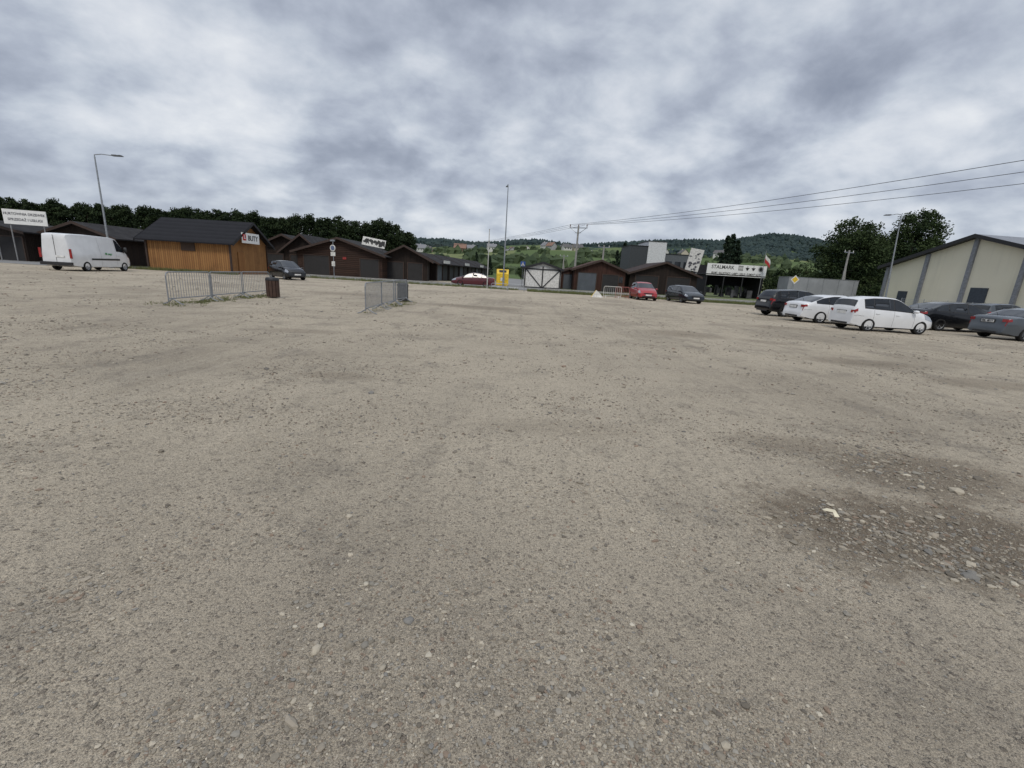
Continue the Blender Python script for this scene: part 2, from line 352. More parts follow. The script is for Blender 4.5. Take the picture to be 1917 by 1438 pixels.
# ---------------------------------------------------------------- hills
PX=lambda x:(x-970)/846
za=np.array([(PX(-900),5),(PX(0),10),(PX(700),17),(PX(960),28),(PX(1200),30.5),(PX(1400),31),(PX(1600),31),(PX(1917),37),(PX(3000),25)])
zb_=np.array([(PX(-900),30),(PX(0),42),(PX(700),80),(PX(830),97),(PX(880),92),(PX(960),102),(PX(1100),110),(PX(1250),130),(PX(1340),144),(PX(1385),156),(PX(1425),168),(PX(1480),166),(PX(1530),156),(PX(1620),150),(PX(1720),168),(PX(1917),165),(PX(3000),90)])
zb_[:,1]-=10
def ss(a,b,x):
    t=np.clip((x-a)/(b-a),0,1); return t*t*(3-2*t)
def hz(X,Y):
    a=X/np.maximum(Y,1); z1=np.interp(a,za[:,0],za[:,1]); z2=np.interp(a,zb_[:,0],zb_[:,1])
    return -.5+ss(125,540,Y)*z1+ss(600,1500,Y)*(z2-z1)+ss(150,500,Y)*(1.2*np.sin(X*.03)+1.0*np.sin(Y*.025+X*.011))+ss(700,1400,Y)*3*np.sin(X*.017+1)
A=np.linspace(-1.7,2.0,260); YY=np.concatenate([np.linspace(110,600,40),np.linspace(620,1800,40)])
AA,Yg=np.meshgrid(A,YY); V=np.stack([AA*Yg,Yg,hz(AA*Yg,Yg)],-1).reshape(-1,3)
nx=len(A); i=np.arange((len(YY)-1)*(nx-1)); r_=i//(nx-1); c_=i%(nx-1); q=r_*nx+c_
hm,nt,b=nt_new('hillside'); P=pos_co(nt)
vo=node(nt,'ShaderNodeTexVoronoi'); vo.inputs['Scale'].default_value=.012; mpp=node(nt,'ShaderNodeMapping'); mpp.inputs['Scale'].default_value=(1,.5,.0); nt.links.new(P,mpp.inputs[0]); nt.links.new(mpp.outputs[0],vo.inputs['Vector'])
s3=node(nt,'ShaderNodeSeparateColor'); nt.links.new(vo.outputs['Color'],s3.inputs[0])
r2=node(nt,'ShaderNodeValToRGB'); nt.links.new(s3.outputs[0],r2.inputs[0]); k=r2.color_ramp
k.elements[0].color=(.085,.115,.055,1); k.elements[1].color=(.20,.21,.115,1); e=k.elements.new(.5); e.color=(.11,.15,.07,1); e=k.elements.new(.8); e.color=(.15,.18,.085,1)
s=node(nt,'ShaderNodeSeparateXYZ'); nt.links.new(P,s.inputs[0]); tn=noise_n(nt,P,.02,5,.65).outputs[0]
f=math_n(nt,'ADD',s.outputs[1],math_n(nt,'MULTIPLY',math_n(nt,'SUBTRACT',tn,.5),900))
c=mix_n(nt,smooth(nt,f,1080,1180),r2.outputs[0],(.04,.06,.058)); c=mix_n(nt,smooth(nt,tn,.60,.68,0,.6),c,(.05,.065,.045))  # wooded ground tinted bluish, aerial haze put into the base colour
nt.links.new(c,b.inputs['Base Color']); b.inputs['Roughness'].default_value=1; b.inputs['Specular IOR Level'].default_value=0
np_mesh('hills_terrain',V,np.stack([q,q+1,q+nx+1,q+nx],-1),hm,'structure')
def blob_forest(n,fx,name,label,mat,hh,ww):
    base=[(math.cos(t)*1,math.sin(t)*1,0) for t in np.linspace(0,6.28,7)[:-1]]+[(math.cos(t)*.8,math.sin(t)*.8,.6) for t in np.linspace(.5,6.78,7)[:-1]]+[(0,0,1)]
    bv=np.array(base); bf=[]
    for j in range(6):
        k_=(j+1)%6; bf+=[(j,k_,6+k_),(j,6+k_,6+j),(6+j,6+k_,12)]
    bf=np.array(bf); X,Y=fx(n); n=len(X); s_=rng.uniform(.6,1.3,n)
    V=bv[None]*np.stack([s_*ww,s_*ww,s_*hh],-1)[:,None,:]*(1+rng.uniform(-.25,.25,(n,13,1)))
    V=V+np.stack([X,Y,hz(X,Y)-.5],-1)[:,None,:]
    F=(bf[None]+np.arange(n)[:,None,None]*13).reshape(-1,3)
    o=np_mesh(name,V.reshape(-1,3),F,mat,'stuff',tint=np.repeat(rng.uniform(0,1,n),13),smooth=False); o['label']=label; o['category']='forest'
def f1(n):
    Y=rng.uniform(850,1580,n*2); a=rng.uniform(-.9,1.5,n*2); X=a*Y
    k=np.array([noise.fractal(Vector((x_*.004,y_*.006,3)),1,2,3) for x_,y_ in zip(X,Y)])
    m=(Y>1120+k*420)|(a>.38); return X[m][:n],Y[m][:n]
blob_forest(17000,f1,'ridge_forest','dark conifer forest covering the far ridge',foliage('far_forest_hazed',(.028,.046,.048),(.05,.072,.066)),9,5)  # blue shift of these greens is distance haze painted into the foliage
def f2(n):
    Y=rng.uniform(170,950,n*6); a=rng.uniform(-1.0,1.3,n*6); X=a*Y
    k=np.array([noise.fractal(Vector((x_*.012,y_*.02,0)),1,2,4) for x_,y_ in zip(X,Y)]); m=k+rng.uniform(-.15,.15,n*6)>.42
    m|=(rng.uniform(0,1,n*6)<.02); return X[m][:n],Y[m][:n]
blob_forest(2100,f2,'hillside_bush_forest','clumps of bushes and small trees across the hillside fields',foliage('hill_bush',(.036,.055,.03),(.075,.10,.048)),5.5,3.5)
hw=[M('render_white',(.60,.59,.56)),M('render_cream',(.50,.45,.36)),M('render_grey',(.36,.36,.36)),M('timber_brown',(.18,.12,.08))]
hr=[M('tile_dark',(.10,.095,.095)),M('tile_red',(.16,.09,.07)),M('tile_grey',(.20,.20,.21)),M('tile_orange',(.23,.13,.09))]
hwin=M('window_dark',(.03,.035,.04),.2)
for i in range(46):
    px=random.uniform(770,1110) if i<34 else random.uniform(1110,1560)
    Y=random.uniform(430,1000) if i<38 else random.uniform(600,800); X=PX(px)*Y; zz=float(hz(np.array(X),np.array(Y)))
    wd=random.uniform(9,13);dp=random.uniform(7,9);e_=random.uniform(3.5,5.5);rg=e_+random.uniform(2.6,3.8)
    m=MB(); m.box((0,0,e_/2-.5),(wd,dp,e_+1),0)
    for sgn in(-1,1): m.poly([(sgn*wd/2,-dp/2,e_),(sgn*wd/2,dp/2,e_),(sgn*wd/2,0,rg)],0)
    for sgn in(-1,1): m.poly([(-wd/2-.6,sgn*(dp/2+.7),e_-.5),(wd/2+.6,sgn*(dp/2+.7),e_-.5),(wd/2+.6,0,rg+.1),(-wd/2-.6,0,rg+.1)],1)
    m.box((1.5,.8,rg),(.7,.7,1.6),0)
    for a_ in(-.3,.05,.33): m.box((wd*a_,-dp/2-.02,e_*.55),(1.1,.1,1.4),2)
    ci=random.choice([0,0,0,1,2,3]);ri=random.choice([0,0,0,1,2,2,3])
    o=m.obj('hillside_house',[hw[ci],hr[ri],hwin],loc=(X,Y,zz)); o.rotation_euler[2]=random.uniform(-.8,.8)+R(90)*random.choice([0,1])
    tag(o,'%s walled village house with %s gable roof on the hillside'%(['white','cream','grey','brown timber'][ci],['dark','red','grey','orange'][ri]),'house','houses on the hillside')

# ---------------------------------------------------------------- trees
def crown(name,ncl,lp,shape,leaf,mat,seed):
    g=np.random.default_rng(seed); C=[]
    for i in range(ncl):
        c,rad=shape(g); C.append((*c,rad))
    C=np.array(C); bright=g.uniform(0,1,ncl)*.7
    n=ncl*lp; cen=np.repeat(C[:,:3],lp,0); rd=np.repeat(C[:,3],lp)
    off=g.normal(0,1,(n,3)); off/=np.linalg.norm(off,axis=1)[:,None]; off*=(g.uniform(.4,1.05,n)*rd)[:,None]; off[:,2]*=.75
    p=cen+off
    d1=g.normal(0,1,(n,3)); d1/=np.linalg.norm(d1,axis=1)[:,None]; d2=np.cross(d1,g.normal(0,1,(n,3))); d2/=np.linalg.norm(d2,axis=1)[:,None]
    sz=(leaf*g.uniform(.6,1.3,n))[:,None]; d1=d1*sz; d2=d2*sz*.7
    V=np.stack([p-d1,p-d2*.8,p+d1,p+d2],1).reshape(-1,3)
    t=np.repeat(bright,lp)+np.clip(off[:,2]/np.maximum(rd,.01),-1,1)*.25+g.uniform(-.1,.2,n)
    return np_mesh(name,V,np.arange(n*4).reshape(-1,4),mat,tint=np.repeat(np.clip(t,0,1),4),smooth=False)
bark=M('bark',(.10,.08,.06),.95,bump=.6,bscale=12)
def trunk(h,r,parent,limbs=6,spread=1.5,seed=0):
    rr=random.Random(seed); m=MB(); pts=[Vector((0,0,-.2))]
    for i in range(1,6): pts.append(Vector((rr.uniform(-.1,.1)*i*.5,rr.uniform(-.1,.1)*i*.5,h*i/5)))
    for i in range(5): m.cyl(pts[i],pts[i+1],r*(1-i*.17),r*(1-(i+1)*.17),9)
    for i in range(limbs):
        t=rr.uniform(.3,.9); k=int(t*5); a=pts[k]; an=rr.uniform(0,6.28); b_=a+Vector((math.cos(an)*spread,math.sin(an)*spread,spread*rr.uniform(.5,1.1)))
        mid_=(a+b_)/2+Vector((0,0,-.15)); m.cyl(a,mid_,r*.4,r*.28,6); m.cyl(mid_,b_,r*.28,r*.1,6)
    return m.obj('trunk',[bark],parent,smooth=50)
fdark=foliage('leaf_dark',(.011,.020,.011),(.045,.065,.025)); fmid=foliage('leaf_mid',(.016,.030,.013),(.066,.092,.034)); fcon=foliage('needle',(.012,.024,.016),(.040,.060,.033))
def shp_round(H,Wd,base,cr):
    def f(g):
        d=g.normal(0,1,3); d/=np.linalg.norm(d); r=g.uniform(.15,1)**.45
        c=np.array([d[0]*Wd/2,d[1]*Wd/2,d[2]*(H-base)/2])*r*.88; lump=1+.16*math.sin(3*math.atan2(d[1],d[0])+d[2]*4)
        c[:2]*=lump; c[2]+=base+(H-base)/2
        return c,cr*g.uniform(.6,1.25)
    return f
def shp_col(H,Wd,base,cr):
    def f(g):
        t=g.uniform(0,1); w_=Wd/2*min(1,(1-t)*3.2+.12)**.6; an=g.uniform(0,6.28); r=g.uniform(0,1)**.5*w_
        return np.array([math.cos(an)*r,math.sin(an)*r,base+t*(H-base-.4)]),cr*g.uniform(.6,1.2)
    return f
def shp_con(H,Wd,base):
    def f(g):
        t=g.uniform(0,1)**1.3; an=g.uniform(0,6.28); rr=(1-t)**.8*Wd/2*g.uniform(.3,1)*(1+.15*math.sin(t*40))
        return np.array([math.cos(an)*rr,math.sin(an)*rr,base+t*(H-base)-.15*rr]),.35+.5*(1-t)
    return f
row=[]
for i in range(5):
    e=thing('poplar_tree',(-500,400,0),0,'dense dark green roadside poplar with leafy rounded top','tree','row of trees behind the market stalls')
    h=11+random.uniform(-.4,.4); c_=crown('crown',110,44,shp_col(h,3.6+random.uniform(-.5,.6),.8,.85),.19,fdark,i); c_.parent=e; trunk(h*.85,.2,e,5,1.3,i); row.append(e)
for i in range(92):
    j=i if i<52 else i-52; t=j/51 if i<52 else (j+.5)/40
    X=-132+t*104; Y=97+t*17+(0 if i<52 else 3.5)
    s_=random.uniform(.95,1.05)*(1.03 if X<-80 else 1.04+.09*t)
    if X>-31: s_*=.86
    e=row[i] if i<5 else copy_thing(row[random.randrange(5)],(X,Y,0),0)
    e.location=(X+random.uniform(-.5,.5),Y+random.uniform(-1,1),0); e.rotation_euler[2]=random.uniform(0,6.28); e.scale=(random.uniform(.9,1.2),random.uniform(.9,1.2),s_)
dec=[]
for i in range(3):
    e=thing('deciduous_tree',(0,0,0),0,'bushy green broadleaf tree in the meadow behind the stalls','tree','trees behind the market'); h=8
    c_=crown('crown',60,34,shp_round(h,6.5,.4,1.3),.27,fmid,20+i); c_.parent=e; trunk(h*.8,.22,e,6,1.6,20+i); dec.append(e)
con=[]
for i in range(2):
    e=thing('spruce_tree',(0,0,0),0,'tall dark spruce tree with drooping needled boughs','tree','spruces behind the sheds'); h=12
    c_=crown('crown',170,28,shp_con(h,5.6,.6),.24,fcon,40+i); c_.parent=e; trunk(h*.9,.2,e,0,1,40+i); con.append(e)
L=[(800,150,.7),(830,170,.8),(868,140,.55),(880,160,.8),(905,130,.5),(940,150,.6),(975,135,.5),(1002,120,.5),(1030,130,.55),(1058,110,.55),(1095,125,.8),(1120,135,.85),(1140,118,.8),(1250,120,.8),(1290,110,.8),(1320,105,.9),(1400,105,.8),(1440,110,.75),(1465,100,.85),(1490,95,.85),(1515,90,.8),(1540,80,.7),(1605,76,.6),(1640,76,.75),(1655,72,.7),(1740,120,1.2),(1500,85,.6),(765,125,.8),(1590,70,.45),(1625,70,.5),(1560,72,.5)]
for i,(px,Y,s_) in enumerate(L):
    e=dec[i] if i<3 else copy_thing(dec[i%3],(0,0,0),0); e.location=(PX(px)*Y,Y,-.1); e.scale=(s_*random.uniform(.9,1.2),s_,s_); e.rotation_euler[2]=random.uniform(0,6)
for i,(px,Y,s_) in enumerate([(1348,105,1.05),(1368,108,1.0),(1357,112,1.15),(1162,110,.85),(1150,120,.75),(1172,118,.7),(890,165,.7),(915,175,.65)]):
    e=con[i] if i<2 else copy_thing(con[i%2],(0,0,0),0); e.location=(PX(px)*Y,Y,-.1); e.scale=(s_,s_,s_); e.rotation_euler[2]=random.uniform(0,6)
for (px,Y,h,wd,sd) in ((1578,75,14.0,11.5,60),(1683,80,17,9.4,61),(1634,83,12,8,62)):
    e=thing('broadleaf_tree',(PX(px)*Y,Y,0),0,'large full-crowned green tree beside the cream hall','tree')
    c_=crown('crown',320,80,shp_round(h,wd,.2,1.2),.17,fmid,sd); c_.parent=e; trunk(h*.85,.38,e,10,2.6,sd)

# ---------------------------------------------------------------- buildings
black=M('black_paint',(.015,.015,.017),.6); roofb=slats('roof_metal_tile_black',(.013,.013,.016),.35,.75,axis=2,spec=.2); roofd=M('roof_felt_dark',(.026,.025,.026),.95,var=.35,scale=1.5,bump=.4,bscale=6)
wood=planks('planks_golden_brown',(.24,.112,.042),(.40,.21,.078),.2); dwood=planks('planks_dark_brown',(.016,.011,.009),(.036,.024,.018),.16); logs=planks('log_wall',(.028,.015,.011),(.058,.031,.021),.22,True)
shut=slats('roller_shutter_dark',(.023,.022,.023),.09,.6); shutg=slats('roller_shutter_grey',(.10,.115,.135),.09,.6); redw=planks('planks_reddish',(.042,.020,.014),(.08,.035,.025),.18)
trimw=M('trim_white',(.65,.64,.6),.6); fas=M('fascia_brown',(.045,.027,.02),.7); glass=M('window_glass',(.02,.024,.03),.08,var=.3)
def shed(name,loc,rz,W,D,eave,ridge,wallm,roofm,label,cat='building',front_gable=True,ov=.45,doors=(),windows=(),group=None,trim=None,th=.12):
    """front is local -Y, origin at middle of the front foot"""
    trim=trim or fas
    e=thing(name,loc,rz,label,cat,group); m=MB(); hw_=W/2
    if front_gable:
        for y in (0,D): m.poly([(-hw_,y,0),(hw_,y,0),(hw_,y,eave),(0,y,ridge),(-hw_,y,eave)])
        for x in (-hw_,hw_): m.poly([(x,0,0),(x,D,0),(x,D,eave),(x,0,eave)])
    else:
        for x in (-hw_,hw_): m.poly([(x,0,0),(x,D,0),(x,D,eave),(x,D/2,ridge),(x,0,eave)])
        for y in (0,D): m.poly([(-hw_,y,0),(hw_,y,0),(hw_,y,eave),(-hw_,y,eave)])
    m.obj('wall',[wallm],e)
    r=MB()
    half=hw_ if front_gable else D/2; sl_=(ridge-eave)/half; drop=sl_*ov; L0,L1=(-ov,D+ov) if front_gable else (-hw_-ov,hw_+ov)
    def P(a,l,zz): return (a,l,zz) if front_gable else (l,a+D/2,zz)
    g=.03
    for sg in(-1,1):
        a0,a1=0,sg*(half+ov); z0,z1=ridge+g,eave-drop+g
        top=[P(a0,L0,z0+th),P(a1,L0,z1+th),P(a1,L1,z1+th),P(a0,L1,z0+th)]; bot=[P(a0,L0,z0),P(a1,L0,z1),P(a1,L1,z1),P(a0,L1,z0)]
        r.poly(top); r.poly(bot[::-1]); r.poly([top[1],top[2],bot[2],bot[1]])
        for j,k_ in ((0,1),(2,3)): r.poly([top[j],top[k_],bot[k_],bot[j]])
    rob=r.obj('roof',[roofm],e)
    for l,sgn in ((L0,-1),(L1,1)):
        t=MB(); l2=l+sgn*.03; a1=half+ov; z0,z1=ridge+g,eave-drop+g
        f_=[P(-a1,l2,z1+th+.02),P(0,l2,z0+th+.02),P(a1,l2,z1+th+.02),P(a1,l2,z1-.12),P(0,l2,z0-.12),P(-a1,l2,z1-.12)]
        t.poly([f_[0],f_[1],f_[4],f_[5]]); t.poly([f_[1],f_[2],f_[3],f_[4]])
        t.obj('roof_fascia',[trim],rob)
    for (x,w_,h_,mt,*z_) in doors:
        z0=z_[0] if z_ else 0.02
        d=MB(); d.box((x,-.03,z0+h_/2),(w_,.06,h_),0); d=d.obj('roller_door',[mt],e)
        f_=MB(); f_.box((x-w_/2-.05,-.05,z0+h_/2),(.1,.1,h_)); f_.box((x+w_/2+.05,-.05,z0+h_/2),(.1,.1,h_)); f_.box((x,-.053,z0+h_+.05),(w_+.2,.1,.1)); f_.obj('door_frame',[trim],d)
    for (x,zc,w_,h_) in windows:
        d=MB().box((x,-.02,zc),(w_,.04,h_)).obj('window',[glass],e)
        f_=MB()
        for q in (-1,1): f_.box((x+q*(w_/2+.03),-.03,zc),(.06,.08,h_+.12)); f_.box((x,-.033,zc+q*(h_/2+.03)),(w_,.08,.06))
        f_.box((x,-.045,zc),(.04,.03,h_)); f_.obj('window_frame',[trim],d)
    return e
k=shed('wooden_kiosk',(-30.7,42,0),0,7.8,6,2.95,4.8,wood,roofb,'golden timber plank kiosk with black metal tile roof on gravel','kiosk',False,.6,(),trim=black)
MB().box((0,-.02,2.35),(1.3,.1,.9)).obj('shutter',[M('shutter_wood',(.05,.028,.018))],k)
for x,y in ((-3.9,-.04),(3.9,-.04),(3.96,5.95)): MB().box((x,y,1.45),(.15,.13,2.85)).obj('corner_post',[fas],k)
MB().box((3.94,1.5,1.05),(.06,1.0,2.05)).obj('door',[planks('planks_door',(.23,.10,.036),(.39,.195,.07),.12)],k)
sg=thing('shop_sign',(-26.2,44.35,3.4),R(90),'white shop sign with red square logo on kiosk gable','sign')
MB().box((0,0,0),(2.8,.06,.95)).obj('panel',[M('sign_white',(.78,.78,.76),.5,var=.05)],sg)
redm=M('sign_red',(.42,.03,.03),.5,var=.1); MB().box((-1.05,-.045,.05),(.46,.03,.56)).obj('logo',[redm],sg)
text('L',.5,M('letter_white',(.8,.8,.8),.5),sg,(-1.05,-.075,.07)); text('BUTY',.66,M('letter_black',(.02,.02,.02),.5),sg,(.32,-.045,0))
G='dark timber market stalls'
lb='dark brown timber market stall with closed roller shutters'
for (x,y,W,D,e_,r_,nd) in ((-52,43.5,9,7,2.7,3.6,3),(-43.6,45,7,7,2.7,3.9,2),(-37.5,51.5,6,7,2.7,4.3,2),(-62,43.5,9.5,7,2.8,3.8,3),(-30,58,8,7,2.8,4.6,2)):
    shed('market_stall',(x,y,0),0,W,D,e_,r_,dwood,roofd,lb,'stall',True,.6,[((i-(nd-1)/2)*(W/nd),W/nd-.5,2.2,shut) for i in range(nd)],group=G)
shed('market_stall',(-26.5,55.5,0),0,4.6,7,2.8,4.6,dwood,roofd,lb,'stall',True,.6,[(0,3,2.2,shut)],group=G)
s_=shed('market_shed',(-21.6,54.5,0),0,10.2,9,2.75,4.4,logs,roofd,'low log market shed with dark gable roof and roller doors','stall',True,.6,[(-2.8,3.0,2.3,shut),(3.6,2.2,2.2,shut)],group=G)
MB().box((.6,-.06,2.2),(.42,.05,.28)).obj('notice_board',[M('sign_red_dull',(.30,.035,.03),.6)],s_)
bn=thing('graffiti_banner',(-18.4,57.5,4.35),R(0),'white banner with black scribble lettering on the shed roof','sign',tilt=(R(-15),R(8)))
pn=MB().box((0,0,0),(2.9,.05,1.05)).obj('panel',[trimw],bn)
for x in (-1.2,1.2): MB().box((x,.1,-.6),(.06,.06,1.4)).obj('post',[black],bn)
bl=M('ink_black',(.02,.02,.02)); m=MB(); rr=random.Random(3)
for i in range(16):
    m.poly([(-1.3+i*.165+rr.uniform(-.08,.12),-.04-.001*i,rr.uniform(-.45,.1)),(-1.15+i*.165+rr.uniform(0,.15),-.04-.001*i,rr.uniform(-.45,-.05)),(-1.2+i*.165+rr.uniform(0,.2),-.04-.001*i,rr.uniform(.1,.45)),(-1.35+i*.165,-.04-.001*i,rr.uniform(0,.4))])
m.obj('lettering',[bl],bn)
shed('market_stall',(-14.4,57,0),R(8),5.6,7,2.7,4.1,dwood,roofd,'dark brown timber stall with carved porch posts','stall',True,.8,[(-1.2,2,2.1,shut),(1.3,1.8,2.1,shut)],group=G)
for i in range(6):
    Y=66+i*6.4; X=-11.2+i*.75
    shed('market_stall',(X,Y,0),R(90-6),6.2,5,2.5,3.6,dwood,roofd,lb,'stall',False,.7,[(-1.5,2.4,2.1,shut if i%2 else shutg),(1.5,2.4,2.1,shut)],group=G)
    if i%2==0:
        f_=thing('stall_sign',(X+.12,Y,2.62),R(84),'pale painted shop sign board above stall shutters','sign','stall signs'); MB().box((0,-.6,0),(3.4,.05,.42)).obj('panel',[trimw],f_); MB().box((0,-.3,-.1),(3.0,.6,.05)).obj('bracket',[black],f_)
stg=M('steel_grey',(.3,.3,.3),.5,.6)
e=thing('billboard',(-46.1,42.6,-.1),R(20),'white billboard with grey lettering above the stall roof','sign')
MB().box((0,0,4.1),(3.1,.08,1.3)).obj('panel',[M('sign_white',(.78,.78,.76))],e)
for x in (-1.2,1.2): MB().cyl((x,.1,.1),(x,.1,4.6),.05).obj('post',[stg],e)
lg=M('letter_grey',(.12,.12,.14)); text('HURTOWNIA DRZEWEK',.31,lg,e,(0,-.05,4.37),sx=.86); text('SPRZEDAŻ I USŁUGI',.31,lg,e,(0,-.05,3.87),sx=.9)
e=thing('billboard',(-49.4,41.6,-.1),R(20),'dark green billboard with white lettering above the stall','sign')
grn=M('sign_green',(.02,.10,.06)); MB().box((0,0,4.2),(2.8,.08,1.3)).obj('panel',[grn],e)
for x in (-1,1): MB().cyl((x,.1,.1),(x,.1,4.6),.05).obj('post',[stg],e)
text('MARKET',.6,M('letter_white',(.8,.8,.8)),e,(0,-.05,4.2))
e=shed('white_garage',(2.95,55.5,0),0,4.5,5,2.35,3.05,M('plaster_white',(.62,.61,.58),.8),roofd,'white plastered shed with dark half-timber cross beams','shed',True,.3,(),trim=black)
m=MB()
for x in (-2.15,0,2.15): m.box((x,-.04,1.2),(.14,.07,2.35 if x else 2.9))
m.box((0,-.045,2.3),(4.3,.07,.13)).box((0,-.045,.1),(4.3,.07,.13))
for sg_ in(-1,1):
    m.box((sg_*1.08,-.036,1.2),(.12,.05,2.95),rot=Matrix.Rotation(sg_*R(43),4,'Y').to_3x3())
m.obj('timber_frame',[black],e)
shed('timber_shed',(10.4,58,0),0,6.6,7,2.6,3.8,redw,M('roof_rust',(.075,.040,.034),.9,var=.4),'reddish timber shed with rusty roof and grey shutter','shed',True,.4,[(-1.6,2.3,2.2,shutg),(1.4,2,2.1,shut)],((2.7,1.6,.5,.7),))
shed('timber_shed',(6.9,60,0),0,3.2,4,2.1,2.7,redw,M('roof_rust2',(.06,.036,.034),.9),'small lean brown timber hut beside larger shed','shed',True,.2,[(0,1.8,1.9,shutg)])
shed('timber_shed',(19.2,60,0),0,8.9,8,2.6,4.1,dwood,M('roof_brown',(.045,.032,.03),.9,var=.3,scale=2),'wide dark timber shed with brown gable roof','shed',True,.5,[(-2.2,3,2.3,shut),(2.0,3,2.3,shut)])
e=thing('commercial_building',(26,92,0),0,'flat-roofed grey and white commercial block behind the sheds','building')
MB().box((-2.2,4,4.2),(3.4,8,8.4)).obj('dark_wall',[M('cladding_dark',(.04,.045,.05),.6)],e)
MB().box((1.4,4,4.7),(3.6,8,9.4)).obj('white_wall',[M('cladding_white',(.6,.61,.62),.6)],e)
MB().box((6.2,5,3.6),(5.8,8,7.2)).obj('grey_wall',[M('cladding_grey',(.10,.11,.12),.6)],e)
for c_,d_ in (((-2.2,4,8.46),(3.6,8.2,.12)),((1.4,4,9.46),(3.8,8.2,.12)),((6.2,5,7.26),(5.9,8.2,.12))): MB().box(c_,d_).obj('roof_edge',[black],e)
for i in range(3): MB().box((4.4+i*1.8,.97,5.2),(1.2,.06,1.3)).obj('window',[glass],e)
e=thing('tilted_billboard',(24.0,65,0),R(-32),'leaning grey and white billboard on steel posts','sign',tilt=(0,R(9)))
MB().box((0,0,5.0),(1.8,.1,3.0)).obj('panel',[trimw],e)
artm=M('ink_grey',(.09,.09,.10)); m=MB()
for i in range(22):
    x=rr.uniform(-.72,.62); z0=rr.uniform(3.65,6.25); m.box((x,-.06-.002*i,z0),(rr.uniform(.1,.4),.02,rr.uniform(.06,.3)),rot=Matrix.Rotation(rr.uniform(-.6,.6),3,'Y'))
m.obj('printed_artwork',[artm],e)
for x in (-.75,.75): MB().cyl((x,.15,0),(x,.15,5.6),.08).obj('post',[stg],e)
e=thing('metalwork_shop',(32.3,68,0),0,'open dark-fronted workshop under a wide white sign','shop')
MB().box((0,5,3.2),(8.6,.2,3.0)).box((-4.2,2.5,1.55),(.2,5,3.1)).box((4.2,2.5,1.55),(.2,5,3.1)).obj('wall',[M('wall_dark',(.022,.022,.025),.8)],e)
MB().box((0,2.4,3.25),(9,5.4,.14)).obj('roof',[black],e)
for x in (-4.2,-1.6,1.2,4.2): MB().box((x,-.1,1.6),(.14,.14,3.2)).obj('post',[black],e)
m=MB(); rr=random.Random(5)
for i in range(26): m.box((rr.uniform(-3.8,3.8),rr.uniform(1,4),rr.uniform(.2,1.0)),(rr.uniform(.2,.8),.2,rr.uniform(.4,1.6)))
o=m.obj('stock',[M('stock_metal',(.07,.07,.075),.5,var=.7,scale=1)],e); o['kind']='stuff'
s2=thing('shop_sign',(32.3,67.75,3.95),0,'long white shop sign with black lettering and emblems','sign')
MB().box((0,0,0),(8.8,.1,1.7)).obj('panel',[M('sign_white',(.78,.78,.76))],s2)
lb_=M('letter_black',(.02,.02,.02)); text('STALMARK',.72,lb_,s2,(-2.1,-.06,.36),sx=.95); text('BRAMY • BALUSTRADY • LAMPY • GRILLE • ELEMENTY KUTE',.46,lb_,s2,(0,-.06,-.50),sx=.60)
for x in (.55,1.55,2.45,3.55):
    m=MB()
    if x==.55:
        for i in range(5): m.box((x-.3+i*.15,-.07,.35),(.04,.03,.65))
        m.box((x,-.072,.68),(.7,.03,.05)).box((x,-.072,.12),(.7,.03,.05))
    elif x==3.55:
        for i in range(8): m.box((x,-.07-.001*i,.35),(.05,.02,.75),rot=Matrix.Rotation(i*math.pi/8,3,'Y'))
    else:
        m.poly([(x-.25,-.07,.45),(x+.25,-.07,.45),(x+.1,-.07,.1),(x-.1,-.07,.1)]); m.box((x,-.075,.6),(.05,.02,.3)); m.box((x,-.077,.45),(.6,.02,.05))
    m.obj('emblem',[bl],s2)
e=thing('flagpole',(35.5,66.5,0),0,'slim flagpole with a white and red flag','flag')
MB().cyl((0,0,0),(0,0,6.9),.05,.03).obj('pole',[stg],e)
def flag(z0,z1,mt,nm):
    m=MB(); N=10
    for i in range(N):
        def q(i_,zz): t=i_/N; return (.05+t*.9,.12*math.sin(t*7),zz-t*1.0)
        m.poly([q(i,z0),q(i+1,z0),q(i+1,z1),q(i,z1)])
    m.obj(nm,[mt],e,smooth=60)
flag(5.9,6.4,trimw,'white_stripe'); flag(5.4,5.9,redm,'red_stripe')
# hall
e=thing('warehouse_hall',(0,0,0),0,'cream rendered hall with grey pilasters and low gable roof','building')
cream,nt,b=nt_new('render_cream_wall'); P=obj_co(nt); a1=noise_n(nt,P,.5,6,.6).outputs[0]
mp2=node(nt,'ShaderNodeMapping'); mp2.inputs['Scale'].default_value=(2.5,2.5,.12); nt.links.new(P,mp2.inputs[0]); a2=noise_n(nt,mp2.outputs[0],1,5,.6).outputs[0]
c=mix_n(nt,a1,(.64,.595,.46),(.73,.69,.55)); c=mix_n(nt,smooth(nt,a2,.5,.75,0,.25),c,(.50,.47,.38)); nt.links.new(c,b.inputs['Base Color']); b.inputs['Roughness'].default_value=.85
A0=Vector((48.2,60,0)); PK=Vector((49,50,0)); B0=Vector((49.8,40,0)); along=(B0-A0).normalized(); dpt=Vector((-along.y,along.x,0)); dpt=dpt*(38 if dpt.x>0 else -38)
m=MB(); H0,H1=5.35,8.3
fr=[A0,B0,B0+Vector((0,0,H0)),PK+Vector((0,0,H1)),A0+Vector((0,0,H0))]; m.poly(fr); m.poly([p+dpt for p in fr]); m.poly([A0,A0+dpt,A0+dpt+Vector((0,0,H0)),A0+Vector((0,0,H0))]); m.poly([B0,B0+dpt,B0+dpt+Vector((0,0,H0)),B0+Vector((0,0,H0))]); m.obj('wall',[cream],e)
out=-dpt.normalized(); up=Vector((0,0,1)); sl_=(H1-H0)/(PK-A0).length
pg=M('pilaster_grey',(.20,.21,.23),.7)
